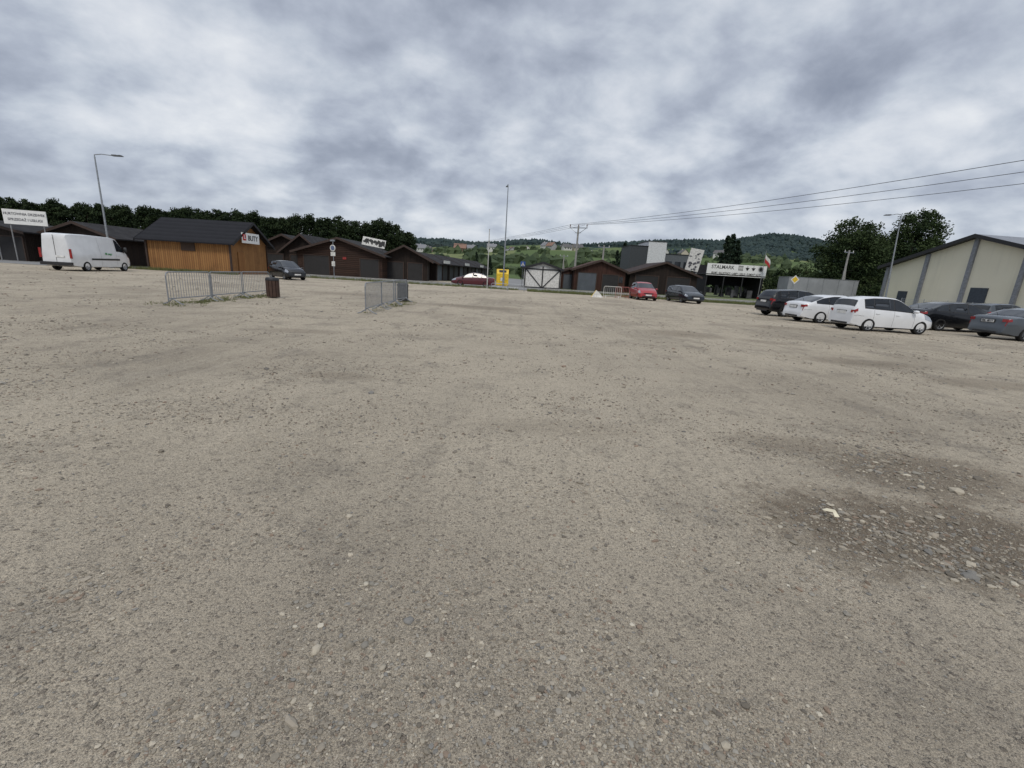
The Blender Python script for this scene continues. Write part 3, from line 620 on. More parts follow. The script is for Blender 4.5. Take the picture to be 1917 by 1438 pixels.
rotm=Matrix(((out.x,along.x,0),(out.y,along.y,0),(0,0,1)))
for t in (.2,5.1,10.03,15.0,19.85):
    hh=H0+sl_*min(t,20.06-t)-.15; p=A0+along*t+out*.1; MB().box(p+up*hh/2,(.25,.4,hh),rot=rotm).obj('pilaster',[pg],e)
m=MB(); m3=MB()
for q0,q1,z0,z1 in ((A0-along*.9,PK,H0-sl_*.9,H1),(PK,B0+along*.9,H1,H0-sl_*.9)):
    a_=q0+out*.6+up*(z0+.05); b_=q1+out*.6+up*(z1+.05); d_=dpt*1.03
    m.poly([a_+up*.2,b_+up*.2,b_+d_+up*.2,a_+d_+up*.2]); m.poly([a_,b_,b_+d_,a_+d_]); m.poly([a_,b_,b_+up*.2,a_+up*.2])
    a_=q0+out*.64+up*(z0-.12); b_=q1+out*.64+up*(z1-.12); m3.poly([a_,b_,b_+up*.4,a_+up*.4]); m3.poly([a_,b_,b_-out*.6,a_-out*.6])
ro=m.obj('roof',[M('roof_sheet_grey',(.20,.21,.23),.4,.2)],e); m3.obj('roof_fascia',[black],ro)
for t,z0,w_,h_ in ((11.6,1.5,1.7,3.0),(17.3,1.2,1.2,2.4),(3,1.2,1.2,2.2)): MB().box(A0+along*t+out*.05+up*z0,(.1,w_,h_),rot=rotm).obj('door',[M('door_grey',(.035,.045,.06),.5)],e)
galv=M('galvanised_steel',(.33,.35,.37),.45,.7,var=.15,scale=10)
fe=thing('mesh_fence',(0,0,0),0,'low grey steel mesh fence in front of the hall','fence')
for i in range(9): MB().cyl((40+i*1.25,47-i*1.2,0),(40+i*1.25,47-i*1.2,1.5),.03).obj('post',[galv],fe)
m=MB()
for j in range(8): m.cyl((40,47,.15+j*.18),(50,37.4,.15+j*.18),.008,n=4)
for j in range(80): t=j/79; m.cyl((40+10*t,47-9.6*t,.1),(40+10*t,47-9.6*t,1.45),.006,n=4)
m.obj('mesh_panel',[galv],fe)

# ---------------------------------------------------------------- poles
def lamp(loc,h,arm,rz,label,tilt=None):
    e=thing('street_lamp',loc,rz,label,'street lamp','street lamps along the road',tilt)
    MB().cyl((0,0,0),(0,0,h),.095,.05,12).cyl((0,0,0),(0,0,1.1),.12,.12,12).cyl((0,0,-.02),(0,0,.05),.2,.2,10).obj('pole',[galv],e,smooth=40)
    m=MB(); m.tube([(0,0,h-.1),(0,0,h+.15),(arm*.3,0,h+.22),(arm*.8,0,h+.08*abs(arm))],.035,8); m.obj('arm',[galv],e,smooth=50)
    m=MB(); zz=h+.08*abs(arm)
    m.poly([(arm*.75,-.10,zz+.03),(arm*.75,.10,zz+.03),(arm*1.15,.15,zz+.06),(arm*1.15,-.15,zz+.06)]); m.box((arm*.97,0,zz-.01),(abs(arm)*.42,.28,.06)); m.box((arm*.85,0,zz+.04),(abs(arm)*.2,.18,.07)); m.obj('lamp_head',[M('lamp_housing',(.12,.125,.13),.5)],e)
    return e
lamp((-36.3,40,0),9.1,2.0,0,'grey steel street lamp with single arm behind the van')
lamp((PX(942)*56,56,0),11.6,.9,R(100),'tall slim street lamp beside the road')
lamp((PX(1661)*50,50,0),9.9,-1.5,0,'grey street lamp near the cream hall',tilt=(0,R(-4)))
e=thing('thin_pole',(PX(912)*45,45,0),0,'thin bare grey steel pole at the lot edge','pole'); MB().cyl((0,0,0),(0,0,5.6),.05,.04).cyl((0,0,5.6),(0,0,5.66),.06).obj('pole',[M('pole_pale',(.45,.45,.43),.6)],e)
conc=M('concrete_pole',(.30,.29,.27),.9,bump=.3)
pp=thing('power_pole',(PX(1074)*75,75,0),R(-25),'concrete power pole with cross arm and raised insulators','power pole')
MB().cyl((0,0,0),(0,0,9.6),.2,.13,10).obj('pole',[conc],pp,smooth=40)
MB().box((0,0,9.35),(3.0,.12,.12)).tube([(-1.3,0,9.3),(0,0,8.4),(1.3,0,9.3)],.035).box((0,0,8.6),(1.0,.1,.1)).obj('cross_arm',[galv],pp)
ins=[(-1.4,0),(0,0),(1.4,0)]
for x,_ in ins: MB().cyl((x,0,9.4),(x,0,9.75),.05,.04,8).lathe([(.04,9.6),(.11,9.66),(.05,9.72),(.11,9.78),(.03,9.9)],8,axis='z',c=(x,0,0)).obj('insulator',[M('ceramic',(.16,.08,.05),.3)],pp)
wire=M('cable_black',(.03,.03,.03),.6)
Rz=Matrix.Rotation(R(-25),4,'Z'); base=Vector((PX(1074)*75,75,0))
ends=[(31.5,24.5,11.0),(34.5,26.5,11.0),(38.5,29.5,11.1)]
for i,(x,_) in enumerate(ins):
    a=base+Rz@Vector((x,0,9.85)); b_=Vector(ends[i]); pts=[]
    for j in range(25):
        t=j/24*1.15; p_=a.lerp(b_,t); p_.z-=4*1.0*t*(1.5-t)/2.25*1.1; pts.append(p_)
    o=MB().tube(pts,.02,5).obj('power_line',[wire]); tag(o,'thin black overhead power line sagging from the pole','power line','overhead power lines')
a=base+Rz@Vector((0,0,9.85))
for dx_ in (-1.,0,1.):
    b_=Vector((-30+dx_,150,9)); pts=[]
    for j in range(13): t=j/12; p_=(a+Vector((dx_,0,0))).lerp(b_,t); p_.z-=4*t*(1-t); pts.append(p_)
    o=MB().tube(pts,.02,5).obj('power_line',[wire]); tag(o,'thin overhead power line crossing behind the stalls','power line','overhead power lines')
def upole(px,Y,h,label):
    e=thing('utility_pole',(PX(px)*Y,Y,0),R(20),label,'utility pole','utility poles'); MB().cyl((0,0,0),(0,0,h),.17,.11,10).cyl((.9,0,0),(0,0,h*.75),.12,.09,8).obj('pole',[conc],e,smooth=40)
    MB().box((0,0,h-.3),(1.9,.1,.1)).obj('cross_arm',[galv],e)
    for x in(-.85,0,.85): MB().cyl((x,0,h-.25),(x,0,h),.05,.04,8).obj('insulator',[trimw],e)
upole(1572,66,7.6,'concrete utility pole with diagonal strut near trees'); upole(1124,66,6.3,'weathered utility pole beside the reddish shed'); upole(1052,95,6,'distant thin utility pole behind white shed')
blue=M('sign_blue',(.02,.07,.28),.5); yel=M('sign_yellow',(.75,.50,.03),.45)
e=thing('crosswalk_sign',(PX(977)*58,58,0),0,'square blue pedestrian crossing sign on grey post','traffic sign')
MB().cyl((0,0,0),(0,0,3.2),.035).obj('post',[galv],e); MB().box((0,-.05,2.85),(.6,.03,.6)).obj('panel',[blue],e)
MB().poly([(-.24,-.07,2.62),(.24,-.07,2.62),(0,-.07,3.08)]).obj('triangle',[trimw],e)
MB().cyl((0,-.074,2.93),(0,-.08,2.93),.04,n=10).tube([(0,-.08,2.88),(-.02,-.08,2.75),(-.09,-.08,2.65)],.02,5).tube([(-.02,-.08,2.75),(.09,-.08,2.65)],.02,5).obj('pictogram',[bl],e)
e=thing('priority_road_sign',(PX(1484)*50,50,0),0,'yellow diamond priority road sign with white border','traffic sign')
MB().cyl((0,0,0),(0,0,3.2),.035).obj('post',[galv],e); q=lambda s_,y:[(0,y,2.75-s_),(s_,y,2.75),(0,y,2.75+s_),(-s_,y,2.75)]
MB().poly(q(.48,-.05)).obj('border',[trimw],e); MB().poly(q(.34,-.056)).obj('panel',[yel],e)
e=thing('traffic_sign',(PX(623)*48,48,0),R(-15),'post with stacked white and blue traffic signs','traffic sign')
MB().cyl((0,0,0),(0,0,3.95),.035).obj('post',[galv],e)
MB().cyl((0,-.05,3.1),(0,-.08,3.1),.33,n=20).obj('round_panel',[trimw],e); MB().cyl((0,-.083,3.1),(0,-.09,3.1),.24,n=20).obj('round_symbol',[M('sign_slate',(.10,.13,.22))],e)
MB().box((0,-.05,2.5),(.55,.03,.42)).obj('plate',[trimw],e); MB().box((0,-.05,1.5),(.4,.03,.5)).obj('plate',[trimw],e)
MB().box((0,-.05,3.85),(.5,.12,.16)).obj('cap',[galv],e)

# ---------------------------------------------------------------- barriers, bins, small things
def barrier(name,loc,rz,label,mat,W=2.15,H=1.02,n=17,group='crowd control barriers'):
    e=thing(name,loc,rz,label,'barrier',group); r=.019
    c_=.12; P=[(-W/2,0,.12),(-W/2,0,H-c_),(-W/2+.035,0,H-.035),(-W/2+c_,0,H),(W/2-c_,0,H),(W/2-.035,0,H-.035),(W/2,0,H-c_),(W/2,0,.12)]
    MB().tube(P,r,8).cyl((-W/2,0,.2),(W/2,0,.2),r*.9,n=8).obj('frame',[mat],e,smooth=50)
    m=MB(); [m.cyl((-W/2+W*(i+1)/(n+1),0,.2),(-W/2+W*(i+1)/(n+1),0,H),.0085,n=6) for i in range(n)]; m.obj('bars',[mat],e,smooth=60)
    for x in(-W/2+.2,W/2-.2): MB().tube([(x,-.32,.02),(x,-.2,.06),(x,0,.19),(x,.2,.06),(x,.32,.02)],.018,8).obj('foot',[mat],e,smooth=50)
    return e
bz=M('barrier_zinc',(.27,.285,.30),.5,.5,var=.15,scale=10)
b0=barrier('crowd_barrier',(-11.0,14.95,0),R(92),'galvanised steel crowd barrier standing on gravel',bz)
for i in (1,2): copy_thing(b0,(-11.0-.17*i,14.95+2.2*i,0),R(95-2*i))
for i in range(3): copy_thing(b0,(-5.02-.13*i,15.6+2.28*i,0),R(93-2*i))
def bin_(loc,label,cm):
    e=thing('litter_bin',loc,R(10),label,'bin','litter bins')
    m=MB()
    for i in range(12):
        an=i*math.pi/6; m.box((math.cos(an)*.24,math.sin(an)*.24,.38),(.03,.11,.68),rot=Matrix.Rotation(an,3,'Z'))
    m.obj('casing',[cm],e)
    MB().cyl((0,0,.03),(0,0,.76),.215,.215,16).obj('liner',[black],e,smooth=40)
    MB().lathe([(.27,.72),(.27,.78),(.22,.84),(.0,.86)],16,axis='z').obj('lid',[black],e,smooth=40)
bin_((-10.45,19.0,0),'brown slatted litter bin with dark lid by barriers',M('bin_brown',(.055,.028,.018),.6)); bin_((-5.5,21.4,0),'dark grey slatted litter bin by barriers',M('bin_grey',(.05,.05,.05),.6))
e=thing('clothes_container',(PX(940)*57.5,57.5,0),R(5),'yellow metal clothes donation container beside road','container')
m=MB(); m.v=[(-.75,-.6,.05),(.75,-.6,.05),(.75,.6,.05),(-.75,.6,.05),(-.75,-.6,1.5),(.75,-.6,1.5),(.75,-.2,2.05),(-.75,-.2,2.05),(.75,.6,2.05),(-.75,.6,2.05)]
m.f=[(0,1,5,4),(4,5,6,7),(7,6,8,9),(1,2,8,6,5),(0,4,7,9,3),(2,3,9,8),(0,3,2,1)]; m.m=[0]*7; m.obj('body',[yel],e)
MB().box((0,-.42,1.8),(.9,.06,.3),rot=Matrix.Rotation(R(-35),3,'X')).obj('flap',[black],e); MB().box((0,-.61,.8),(.5,.02,.4)).obj('notice',[trimw],e)
rb=M('red_white_barrier',(.40,.14,.12),.5)
for i in range(2): barrier('warning_barrier',(8.3+1.0*i,39.3+.5*i,0),R(-10+35*i),'red and white folding warning barrier',rb if i else trimw,1.5,1.0,8,'warning barriers')
o=MB(); o.v=[(-.5,-.2,0),(.5,-.2,0),(.5,.2,0),(-.5,.2,0),(-.1,-.12,.62),(.3,-.12,.3),(.3,.12,.3),(-.1,.12,.62)]; o.f=[(0,1,5,4),(1,2,6,5),(2,3,7,6),(3,0,4,7),(4,5,6,7),(0,3,2,1)]; o.m=[0,1,0,1,1,0]
tag(o.obj('road_block',[trimw,yel],loc=(7.0,39.5,0)),'white and yellow wedge-shaped plastic road block','road block')
for i in range(2):
    e=thing('low_rail',(PX(935+i*32)*42,42,0),0,'low tubular steel rail at the lot edge','railing','low rails'); MB().tube([(-.75,0,0),(-.75,0,.55),(-.65,0,.62),(.65,0,.62),(.75,0,.55),(.75,0,0)],.025,8).cyl((-.75,0,.3),(.75,0,.3),.02).obj('rail',[galv],e,smooth=50)
e=thing('box_truck',(PX(1527)*64,64,0),0,'long pale grey box trailer parked beside the road','truck')
MB().box((0,0,2.25),(9.6,2.5,2.2)).obj('cargo_box',[M('trailer_side',(.27,.28,.295),.6,var=.12,scale=.6)],e); MB().box((0,0,3.38),(9.7,2.55,.06)).obj('top_rail',[galv],e); MB().box((0,0,1.1),(9.7,2.55,.1)).obj('bottom_rail',[galv],e)
for i in range(5): MB().box((-4.2+i*2.1,-1.265,2.25),(.05,.03,2.15)).obj('side_rib',[galv],e)
MB().box((0,0,.85),(9.2,.9,.35)).obj('chassis',[black],e)
tr_=M('tyre_rubber',(.018,.018,.018),.85,bump=.2)
for x in (-3.6,-2.4,3.4):
    for y in (-1.1,1.1): MB().lathe([(.0,-.14),(.28,-.14),(.46,-.13),(.5,-.08),(.5,.08),(.46,.13),(.28,.14),(0,.14)],20,c=(x,y,.5)).obj('wheel',[tr_],e,smooth=50)
def tufts(name,pts,hgt,label):
    n=len(pts)*12; P=np.repeat(np.array(pts),12,0)+rng.normal(0,.06,(n,2)); an=rng.uniform(0,6.28,n); h_=hgt*rng.uniform(.4,1.2,n); w_=.008+.004*rng.uniform(0,1,n); lean=rng.normal(0,.35,(n,2))*h_[:,None]
    a=np.stack([P[:,0]-np.cos(an)*w_,P[:,1]-np.sin(an)*w_,h_*0],-1); b_=np.stack([P[:,0]+np.cos(an)*w_,P[:,1]+np.sin(an)*w_,h_*0],-1); c_=np.stack([P[:,0]+lean[:,0],P[:,1]+lean[:,1],h_],-1)
    o=np_mesh(name,np.stack([a,b_,c_],1).reshape(-1,3),np.arange(n*3).reshape(-1,3),foliage('grass_blade',(.09,.105,.04),(.20,.21,.09)),'stuff',tint=np.repeat(rng.uniform(0,1,n),3)); o['label']=label; o['category']='grass'
pt=[(-11.1+random.gauss(0,.35),13.7+random.uniform(0,6.5)) for _ in range(170)]+[(-5.1+random.gauss(0,.25),15+random.uniform(0,7)) for _ in range(50)]
tufts('grass_tufts',pt,.07,'sparse green grass growing under the crowd barriers')
pt=[(random.uniform(1,50),random.uniform(43,45.4)) for _ in range(3500)]+[(random.uniform(-25,0),random.gauss(45.2,.3)) for _ in range(700)]+[(random.uniform(-37,-26),random.gauss(41.3,.3)) for _ in range(500)]
tufts('verge_grass',pt,.28,'rough green grass on the roadside verge')

# ---------------------------------------------------------------- cars
SPEC={
'hatch':dict(L=3.75,W=1.70,r=.30,ax=(-1.14,1.24),top=[(-1.875,.42),(-1.87,.62),(-1.85,.68),(-1.84,.98),(-1.80,1.08),(-1.69,1.36),(-1.58,1.45),(-1.0,1.53),(-.3,1.55),(.05,1.52),(.25,1.45),(.92,1.04),(1.35,.95),(1.66,.84),(1.82,.66),(1.875,.42)],
  belt=[(-1.875,.4),(-1.83,.92),(-1.7,1.00),(.9,.90),(1.85,.6)],side=[(-1.40,-1.02),(-.97,-.12),(-.06,.78)],wind=(.26,.90),rear=(-1.79,-1.67),seams=(-1.0,-.09,.86),tum=.34),
'liftback':dict(L=4.78,W=1.88,r=.325,ax=(-1.42,1.43),top=[(-2.39,.42),(-2.385,.62),(-2.35,.66),(-2.33,.98),(-2.22,1.05),(-2.0,1.08),(-1.35,1.35),(-.8,1.46),(-.1,1.49),(.35,1.42),(1.15,1.02),(1.8,.90),(2.2,.74),(2.33,.62),(2.39,.42)],
  belt=[(-2.39,.4),(-2.3,.92),(-1.9,1.0),(1.2,.88),(2.3,.6)],side=[(-1.70,-1.10),(-1.04,-.08),(-.02,.98)],wind=(.40,1.12),rear=(-1.98,-1.32),seams=(-1.07,-.05,1.04),tum=.38),
'sedan':dict(L=4.68,W=1.82,r=.32,ax=(-1.38,1.35),top=[(-2.34,.42),(-2.335,.60),(-2.30,.64),(-2.28,.96),(-2.17,1.03),(-1.65,1.06),(-1.0,1.34),(-.5,1.43),(0,1.44),(.4,1.37),(1.25,.97),(1.8,.86),(2.15,.72),(2.28,.6),(2.34,.42)],
  belt=[(-2.34,.4),(-2.25,.90),(-1.9,.98),(1.2,.86),(2.2,.58)],side=[(-1.42,-.98),(-.92,-.02),(.04,1.06)],wind=(.45,1.22),rear=(-1.62,-1.03),seams=(-.95,.01,1.1),tum=.38),
'suv':dict(L=4.4,W=1.84,r=.35,ax=(-1.32,1.30),top=[(-2.2,.5),(-2.195,.7),(-2.16,.74),(-2.14,1.12),(-2.07,1.20),(-1.85,1.50),(-1.68,1.57),(-.6,1.64),(.1,1.60),(.35,1.53),(1.05,1.12),(1.7,1.01),(2.0,.9),(2.13,.74),(2.2,.5)],
  belt=[(-2.2,.5),(-2.1,1.0),(-1.8,1.09),(1.0,.98),(2.1,.72)],side=[(-1.65,-1.2),(-1.14,-.13),(-.07,.92)],wind=(.38,1.03),rear=(-2.05,-1.84),seams=(-1.17,-.1,.98),tum=.34),
'estate':dict(L=4.5,W=1.77,r=.32,ax=(-1.33,1.28),top=[(-2.25,.42),(-2.245,.62),(-2.22,.66),(-2.19,1.0),(-2.12,1.06),(-1.9,1.36),(-1.75,1.42),(-.8,1.47),(.1,1.45),(.4,1.38),(1.15,.98),(1.75,.86),(2.05,.75),(2.18,.62),(2.25,.42)],
  belt=[(-2.25,.4),(-2.15,.9),(-1.8,.97),(1.1,.87),(2.2,.58)],side=[(-1.8,-1.12),(-1.06,-.08),(-.02,.96)],wind=(.43,1.11),rear=(-2.10,-1.90),seams=(-1.09,-.05,1.0),tum=.38),
'van':dict(L=5.8,W=2.05,r=.34,ax=(-1.75,1.98),top=[(-2.9,.45),(-2.895,1.2),(-2.88,2.30),(-2.8,2.42),(-2.5,2.47),(-1,2.50),(1.2,2.47),(1.55,2.39),(2.25,1.50),(2.5,1.34),(2.8,1.1),(2.87,.85),(2.9,.45)],
  belt=[(-2.9,.45),(-2.86,1.3),(2.1,1.36),(2.8,1.0)],side=[(1.32,2.2)],wind=(1.62,2.23),rear=None,seams=(1.22,2.32,-.35),tum=.11),
}
glassc=M('car_glass',(.012,.015,.018),.05,var=.2,coat=.3); plast=M('black_plastic',(.02,.02,.022),.55); seamm=M('panel_gap',(.03,.03,.03),.8)
redl=M('tail_lens_red',(.26,.01,.01),.15,coat=.5); clr=M('headlight_lens',(.34,.36,.39),.1,.3,coat=.5); alloy=M('alloy_rim',(.30,.31,.32),.4,.6,var=.1); plate=M('plate_white',(.7,.7,.68),.5)
def paint(n,c,rg=.3,ct=.6): return M('paint_'+n,c,rg,0,.05,2,coat=ct)
def car(name,kind,loc,heading,pm,label,cat='car',group='parked cars',platetxt=None,rimm=None,handlem=None):
    S=SPEC[kind]; Lh=S['L']/2; Wh=S['W']/2; tp=np.array(S['top']); bp=np.array(S['belt']); van=kind=='van'
    xs=np.unique(np.concatenate([np.linspace(-Lh,Lh,64),tp[:,0],[x for a in S['side'] for x in a],np.linspace(-Lh,-Lh+.14,9),np.linspace(Lh-.14,Lh,9)]+([list(S['wind'])])+([list(S['rear'])] if S['rear'] else [])))
    xs=np.unique(np.round(xs,4)); keep=[xs[0]]
    for x in xs[1:]:
        if x-keep[-1]>.006: keep.append(x)
    xs=np.array(keep); xs[-1]=Lh
    fx=np.linspace(-Lh,Lh,801); fz=np.interp(fx,tp[:,0],tp[:,1]); k_=np.exp(-np.linspace(-2,2,29)**2); k_/=k_.sum()
    fs=np.convolve(np.pad(fz,14,'edge'),k_,'valid'); e_=np.clip((Lh-np.abs(fx))/.25,0,1); fz=fz*(1-e_)+fs*e_
    T_=lambda x:float(np.interp(x,fx,fz))
    def sec(x):
        T=T_(x); B=min(float(np.interp(x,bp[:,0],bp[:,1])),T-.045); a=abs(x)/Lh
        w=Wh*(1-.05*a**3-.15*a**12); zb=.19+.10*max(0,a-.8)/.2+(.08 if kind in('suv','van') else 0)
        B=max(B,zb+.06); Rz_=max(B+.01,T-.05); y7=.945*w-S['tum']*(Rz_-B)-.02
        return [(0,zb),(.88*w,zb),(.965*w,zb+.05),(w*.99,zb+.32*(B-zb)),(w,zb+.60*(B-zb)),(w*.99,zb+.84*(B-zb)),(.955*w,B),(y7,Rz_),(y7*.86,Rz_+(T-Rz_)*.55),(y7*.5,Rz_+(T-Rz_)*.9),(0,T)]
    def S_(x,k):
        s=sec(x); i=min(int(k),9); f=k-i; a=s[i];b_=s[i+1]; return Vector((x,a[0]+(b_[0]-a[0])*f,a[1]+(b_[1]-a[1])*f))
    root=thing(name,loc,heading,label,cat,group)
    m=MB(); ns=20
    for x in xs:
        s=sec(x); ring=s+[(-y,z_) for y,z_ in s[-2:0:-1]]
        m.v+=[(x,y,z_) for y,z_ in ring]
    for i in range(len(xs)-1):
        for j in range(ns):
            a=i*ns+j;b_=i*ns+(j+1)%ns; m.f.append((a,b_,b_+ns,a+ns)); m.m.append(0)
    m.f.append(tuple(range(ns))[::-1]); m.m.append(0); n0=(len(xs)-1)*ns; m.f.append(tuple(range(n0,n0+ns))); m.m.append(0)
    body=m.obj('body',[pm,plast],root)
    r=S['r']; cm=MB()
    for ax in S['ax']:
        for sg in(-1,1): cm.cyl((ax,sg*(Wh-.30),r+.012),(ax,sg*(Wh+.2),r+.012),r+.04,n=36)
    cut=cm.obj('cutter',[plast]); md=body.modifiers.new('b','BOOLEAN'); md.object=cut; md.operation='DIFFERENCE'; md.solver='EXACT'
    bpy.context.view_layer.update(); me=bpy.data.meshes.new_from_object(body.evaluated_get(bpy.context.evaluated_depsgraph_get())); body.modifiers.clear(); body.data=me; bpy.data.objects.remove(cut)
    if len(me.materials)<2: me.materials.clear(); me.materials.append(pm); me.materials.append(plast)
    for p in me.polygons:
        c=p.center; p.material_index=0
        for ax in S['ax']:
            d=math.hypot(c.x-ax,c.z-(r+.012))
            if d<r+.045 and (abs(c.y)<=Wh-.29 or abs(d-(r+.04))<.012 and abs(p.normal.y)<.5): p.material_index=1
        if c.z<.26 and abs(c.x)<Lh-.1 and p.normal.z<-.5: p.material_index=1
    me.polygons.foreach_set('use_smooth',[True]*len(me.polygons)); me.set_sharp_from_angle(angle=R(32))
    def finish(g,nm,mt,lab=None):
        o=g.obj(nm,[mt],root); me=o.data; bm=bmesh.new(); bm.from_mesh(me); bmesh.ops.remove_doubles(bm,verts=bm.verts,dist=.0008); bm.to_mesh(me); bm.free()
        me.polygons.foreach_set('use_smooth',[True]*len(me.polygons)); return o
    def patchm(nm,x0,x1,k0,k1,off,mt,join=False,nk=4):
        X=[x0]+[x for x in xs if x0+.004<x<x1-.004]+[x1]
        if len(X)<3: X=list(np.linspace(x0,x1,4))
        ks=sorted(set([k0+(k1-k0)*i/nk for i in range(nk+1)]+[k for k in range(11) if k0<k<k1])); g=None
        for sg in (1,-1):
            if g is None or not join: g=MB()
            rows=[]
            for x in X:
                row_=[]
                for k in ks:
                    p=S_(x,k); du=S_(min(x+.01,Lh),k)-S_(max(x-.01,-Lh),k); dv=S_(x,min(k+.05,10))-S_(x,max(k-.05,0)); n_=dv.cross(du)
                    n_=n_.normalized() if n_.length>1e-9 else Vector((0,1,0))
                    if n_.y<0 and k<7 : n_=-n_
                    if k>=7 and n_.z<0: n_=-n_
                    p=p+n_*off; row_.append((p.x,p.y*sg,p.z))
                rows.append(row_)
            for a,b_ in zip(rows[:-1],rows[1:]):
                for j in range(len(ks)-1): g.poly([a[j],b_[j],b_[j+1],a[j+1]])
            if not join: finish(g,nm,mt)
        if join: finish(g,nm,mt)
    for a,b_ in S['side']: patchm('side_window',a,b_,6.10,6.93,.008,glassc)
    if not van: patchm('pillar_trim',S['side'][0][0]-.03,S['side'][-1][1]+.03,6.04,6.96,.004,plast)
    patchm('windshield',S['wind'][0],S['wind'][1],7.12,10,.007,glassc,join=True)
    if S['rear']: patchm('rear_window',S['rear'][0],S['rear'][1],7.2,10,.007,glassc,join=True)
    for x in S['seams']: patchm('door_seam',x-.004,x+.004,2.2,6.0 if not van else 6.9,.002,seamm)
    if van:
        for sg in(-1,1): MB().box((-2.90,sg*.90,1.15),(.05,.13,.62)).obj('tail_light',[redl],root)
        MB().box((-2.90,0,1.4),(.02,.015,1.9)).obj('door_seam',[seamm],root)
        MB().box((-2.94,0,.47),(.12,1.9,.22)).obj('rear_bumper',[plast],root)
        patchm('side_moulding',-1.3,1.5,3.6,4.0,.015,plast)
        MB().box((-2.92,-.25,.95),(.02,.52,.12)).obj('licence_plate',[plate],root)
        patchm('headlight',2.45,2.8,5.3,7.5,.01,clr)
        MB().box((2.89,0,.55),(.1,1.7,.28)).obj('front_bumper',[plast],root)
    else:
        patchm('bumper_seam',-Lh+.06,-Lh+.45,4.02,4.07,.003,seamm)
        zt=.86 if kind!='suv' else 1.0
        patchm('tail_light',-Lh+.045,-Lh+(.22 if kind!='hatch' else .17),5.0,6.0,.008,redl)
        for sg in(-1,1): MB().box((-Lh+.06,sg*(Wh*.76),zt),(.05,.20,.12),rot=Matrix.Rotation(sg*R(-16),3,'Z')).obj('tail_light',[redl],root)
        patchm('headlight',Lh-.52,Lh-.10,5.1,6.9,.008,clr)
        zp=.80 if kind!='suv' else .88
        MB().box((-Lh+.03,0,zp),(.03,.52,.115)).obj('licence_plate',[plate],root)
        MB().box((-Lh+.045,0,zp),(.03,.60,.16)).obj('plate_recess',[plast],root)
        MB().box((-Lh+.01,0,.33),(.03,1.0,.08)).obj('bumper_insert',[plast],root)
        MB().box((Lh-.01,0,.34),(.04,1.1,.11)).box((Lh-.03,0,.60),(.06,.8,.07)).obj('grille',[plast],root)
        MB().box((Lh+.015,0,.46),(.02,.52,.11)).obj('licence_plate',[plate],root)
        MB().tube([(-Lh+.65,.2,T_(-Lh+.65)-.01),(-Lh+.55,.2,T_(-Lh+.65)+.13)],.007,5).obj('antenna',[plast],root)
    if platetxt: text(platetxt,.12,lb_,root,(-Lh+.010,0,.80),rot=(R(90),0,R(-90)))
    mx=S['wind'][1]-.12
    for sg in(-1,1):
        m=MB(); zb2=sec(mx)[6][1]; zc=zb2+.08 if not van else zb2+.25; hh=.065 if not van else .2
        prof=[(0.02,-hh),(.07,-hh*.8),(.09,0),(.07,hh*.8),(.02,hh)]
        m.lathe(prof,12,axis='z'); m.v=[(x+mx,y*1.4+sg*(Wh+.08),z_+zc) for x,y,z_ in m.v]
        m.box((mx,sg*(Wh-.01),zc-.03),(.05,.16,.04)); m.obj('mirror',[pm if not van else plast],root,smooth=60)
    for x in S['seams'][:2]:
        if van and x<0: continue
        for sg in(-1,1):
            s=sec(x+.17); MB().box((x+.16,sg*(s[5][0]+.012),s[5][1]-.03),(.17,.03,.025)).obj('door_handle',[handlem or pm],root)
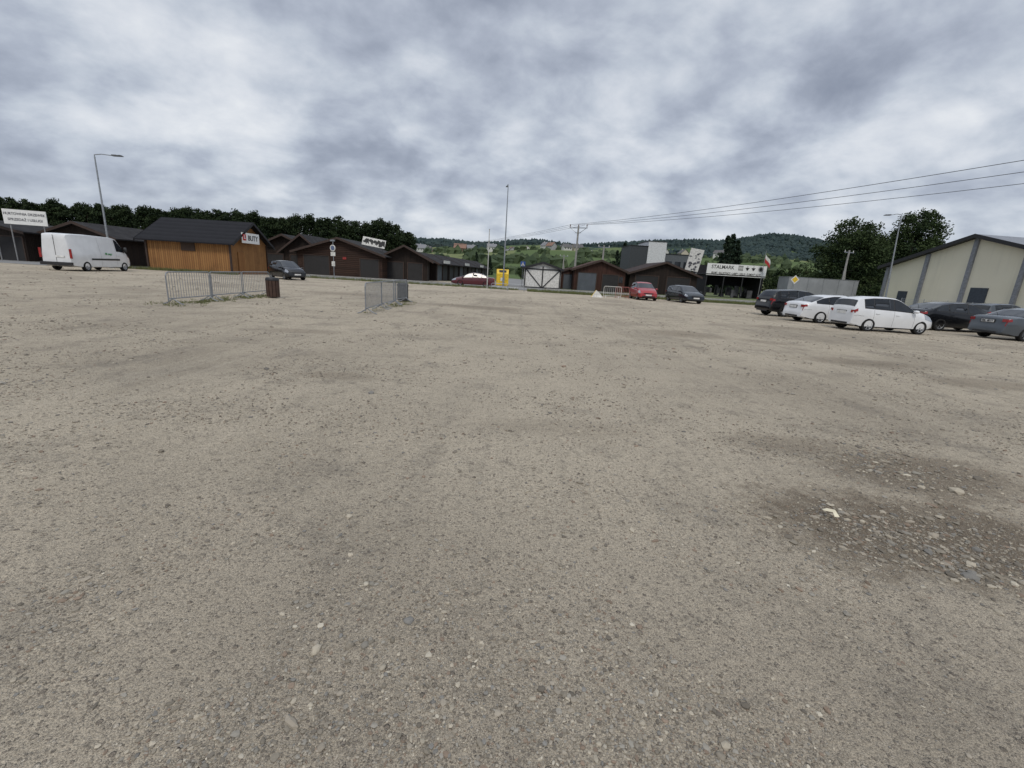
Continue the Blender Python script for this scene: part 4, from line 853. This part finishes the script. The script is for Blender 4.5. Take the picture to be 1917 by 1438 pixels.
    for ax in S['ax']:
        for sg in(-1,1):
            yo=sg*(Wh-.115)
            wh=MB().lathe([(.0,-.02),(r*.5,-.02),(r*.5,.02),(0,.02)],16).obj('wheel',[plast],root,loc=(ax,yo,r))
            MB().lathe([(r*.66,-.10),(r*.80,-.11),(r*.95,-.10),(r,-.07),(r,.07),(r*.95,.10),(r*.80,.11),(r*.66,.10),(r*.66,-.10)],32).obj('tyre',[tr_],wh,smooth=40)
            m=MB(); m.lathe([(r*.67,-.095),(r*.62,-.085),(r*.60,.0),(r*.60,.06)],28); m.lathe([(r*.67,.095),(r*.62,.085),(r*.60,.0)],28)
            for i in range(7 if not van else 9):
                an=i*2*math.pi/(7 if not van else 9); m.box((math.cos(an)*r*.34,sg*.055,math.sin(an)*r*.34),(r*.56,.03,r*.17),rot=Matrix.Rotation(-an,3,'Y'))
            m.cyl((0,sg*.04,0),(0,sg*.08,0),r*.15,n=14); m.lathe([(0,-.0),(r*.6,.0)],20,mi=1); m.obj('rim',[rimm or alloy,plast],wh,smooth=30)
    return root
white=paint('white',(.70,.71,.72)); blk=paint('black',(.006,.0065,.008),.14,.15); gry=paint('grey',(.07,.082,.095),.25,.4); red=paint('red',(.33,.015,.02)); mar=paint('maroon',(.09,.012,.018)); dk=paint('dark_blue',(.012,.017,.023),.16,.2); sil=paint('silver',(.30,.31,.33))
def at(px,Y): return (PX(px)*Y,Y,0)
car('parked_car','hatch',(16.75,20.6,0),R(2),white,'white compact hatchback with red tail lights on gravel')
car('parked_car','liftback',(17.1,24.0,0),R(2),white,'white mid-size liftback parked behind the compact hatchback',handlem=alloy)
car('parked_car','suv',(17.3,27.8,0),R(5),blk,'black compact crossover at the end of the parked line')
car('parked_car','sedan',(23.5,20.2,0),R(2),gry,'dark grey saloon seen from its rear corner',platetxt='SBL 4K11')
car('parked_car','liftback',(23.2,23.9,0),R(2),blk,'black low liftback between white and grey cars')
car('parked_car','estate',(22.4,28.6,0),R(3),dk,'dark blue estate car mostly hidden behind white cars')
car('parked_car','sedan',(27.8,28.8,0),R(2),sil,'silver saloon partly hidden in the parked line')
car('parked_car','hatch',(33,30.5,0),R(2),gry,'grey hatchback at the far end of the parked line')
car('parked_car','sedan',(34,34,0),R(182),blk,'black saloon near the hall partly hidden')
car('parked_car','hatch',at(1206,40.5),R(-90),red,'bright red hatchback facing the gravel lot')
car('parked_car','estate',at(1284,40),R(-84),dk,'dark blue estate car parked at the lot edge')
car('parked_car','hatch',at(534,38.5),R(-38),blk,'small black hatchback beside the timber kiosk')
car('driving_car','sedan',at(886,49),R(181),mar,'maroon saloon on the asphalt road',group='cars')
v=car('delivery_van','van',(-31.7,33.2,0),R(99),white,'white high-roof delivery van seen from behind','van',group='vans',rimm=sil)
text('● cargo',.2,M('letter_green',(.05,.25,.08)),v,(.4,-1.035,1.25),rot=(R(90),0,0))
print('done')
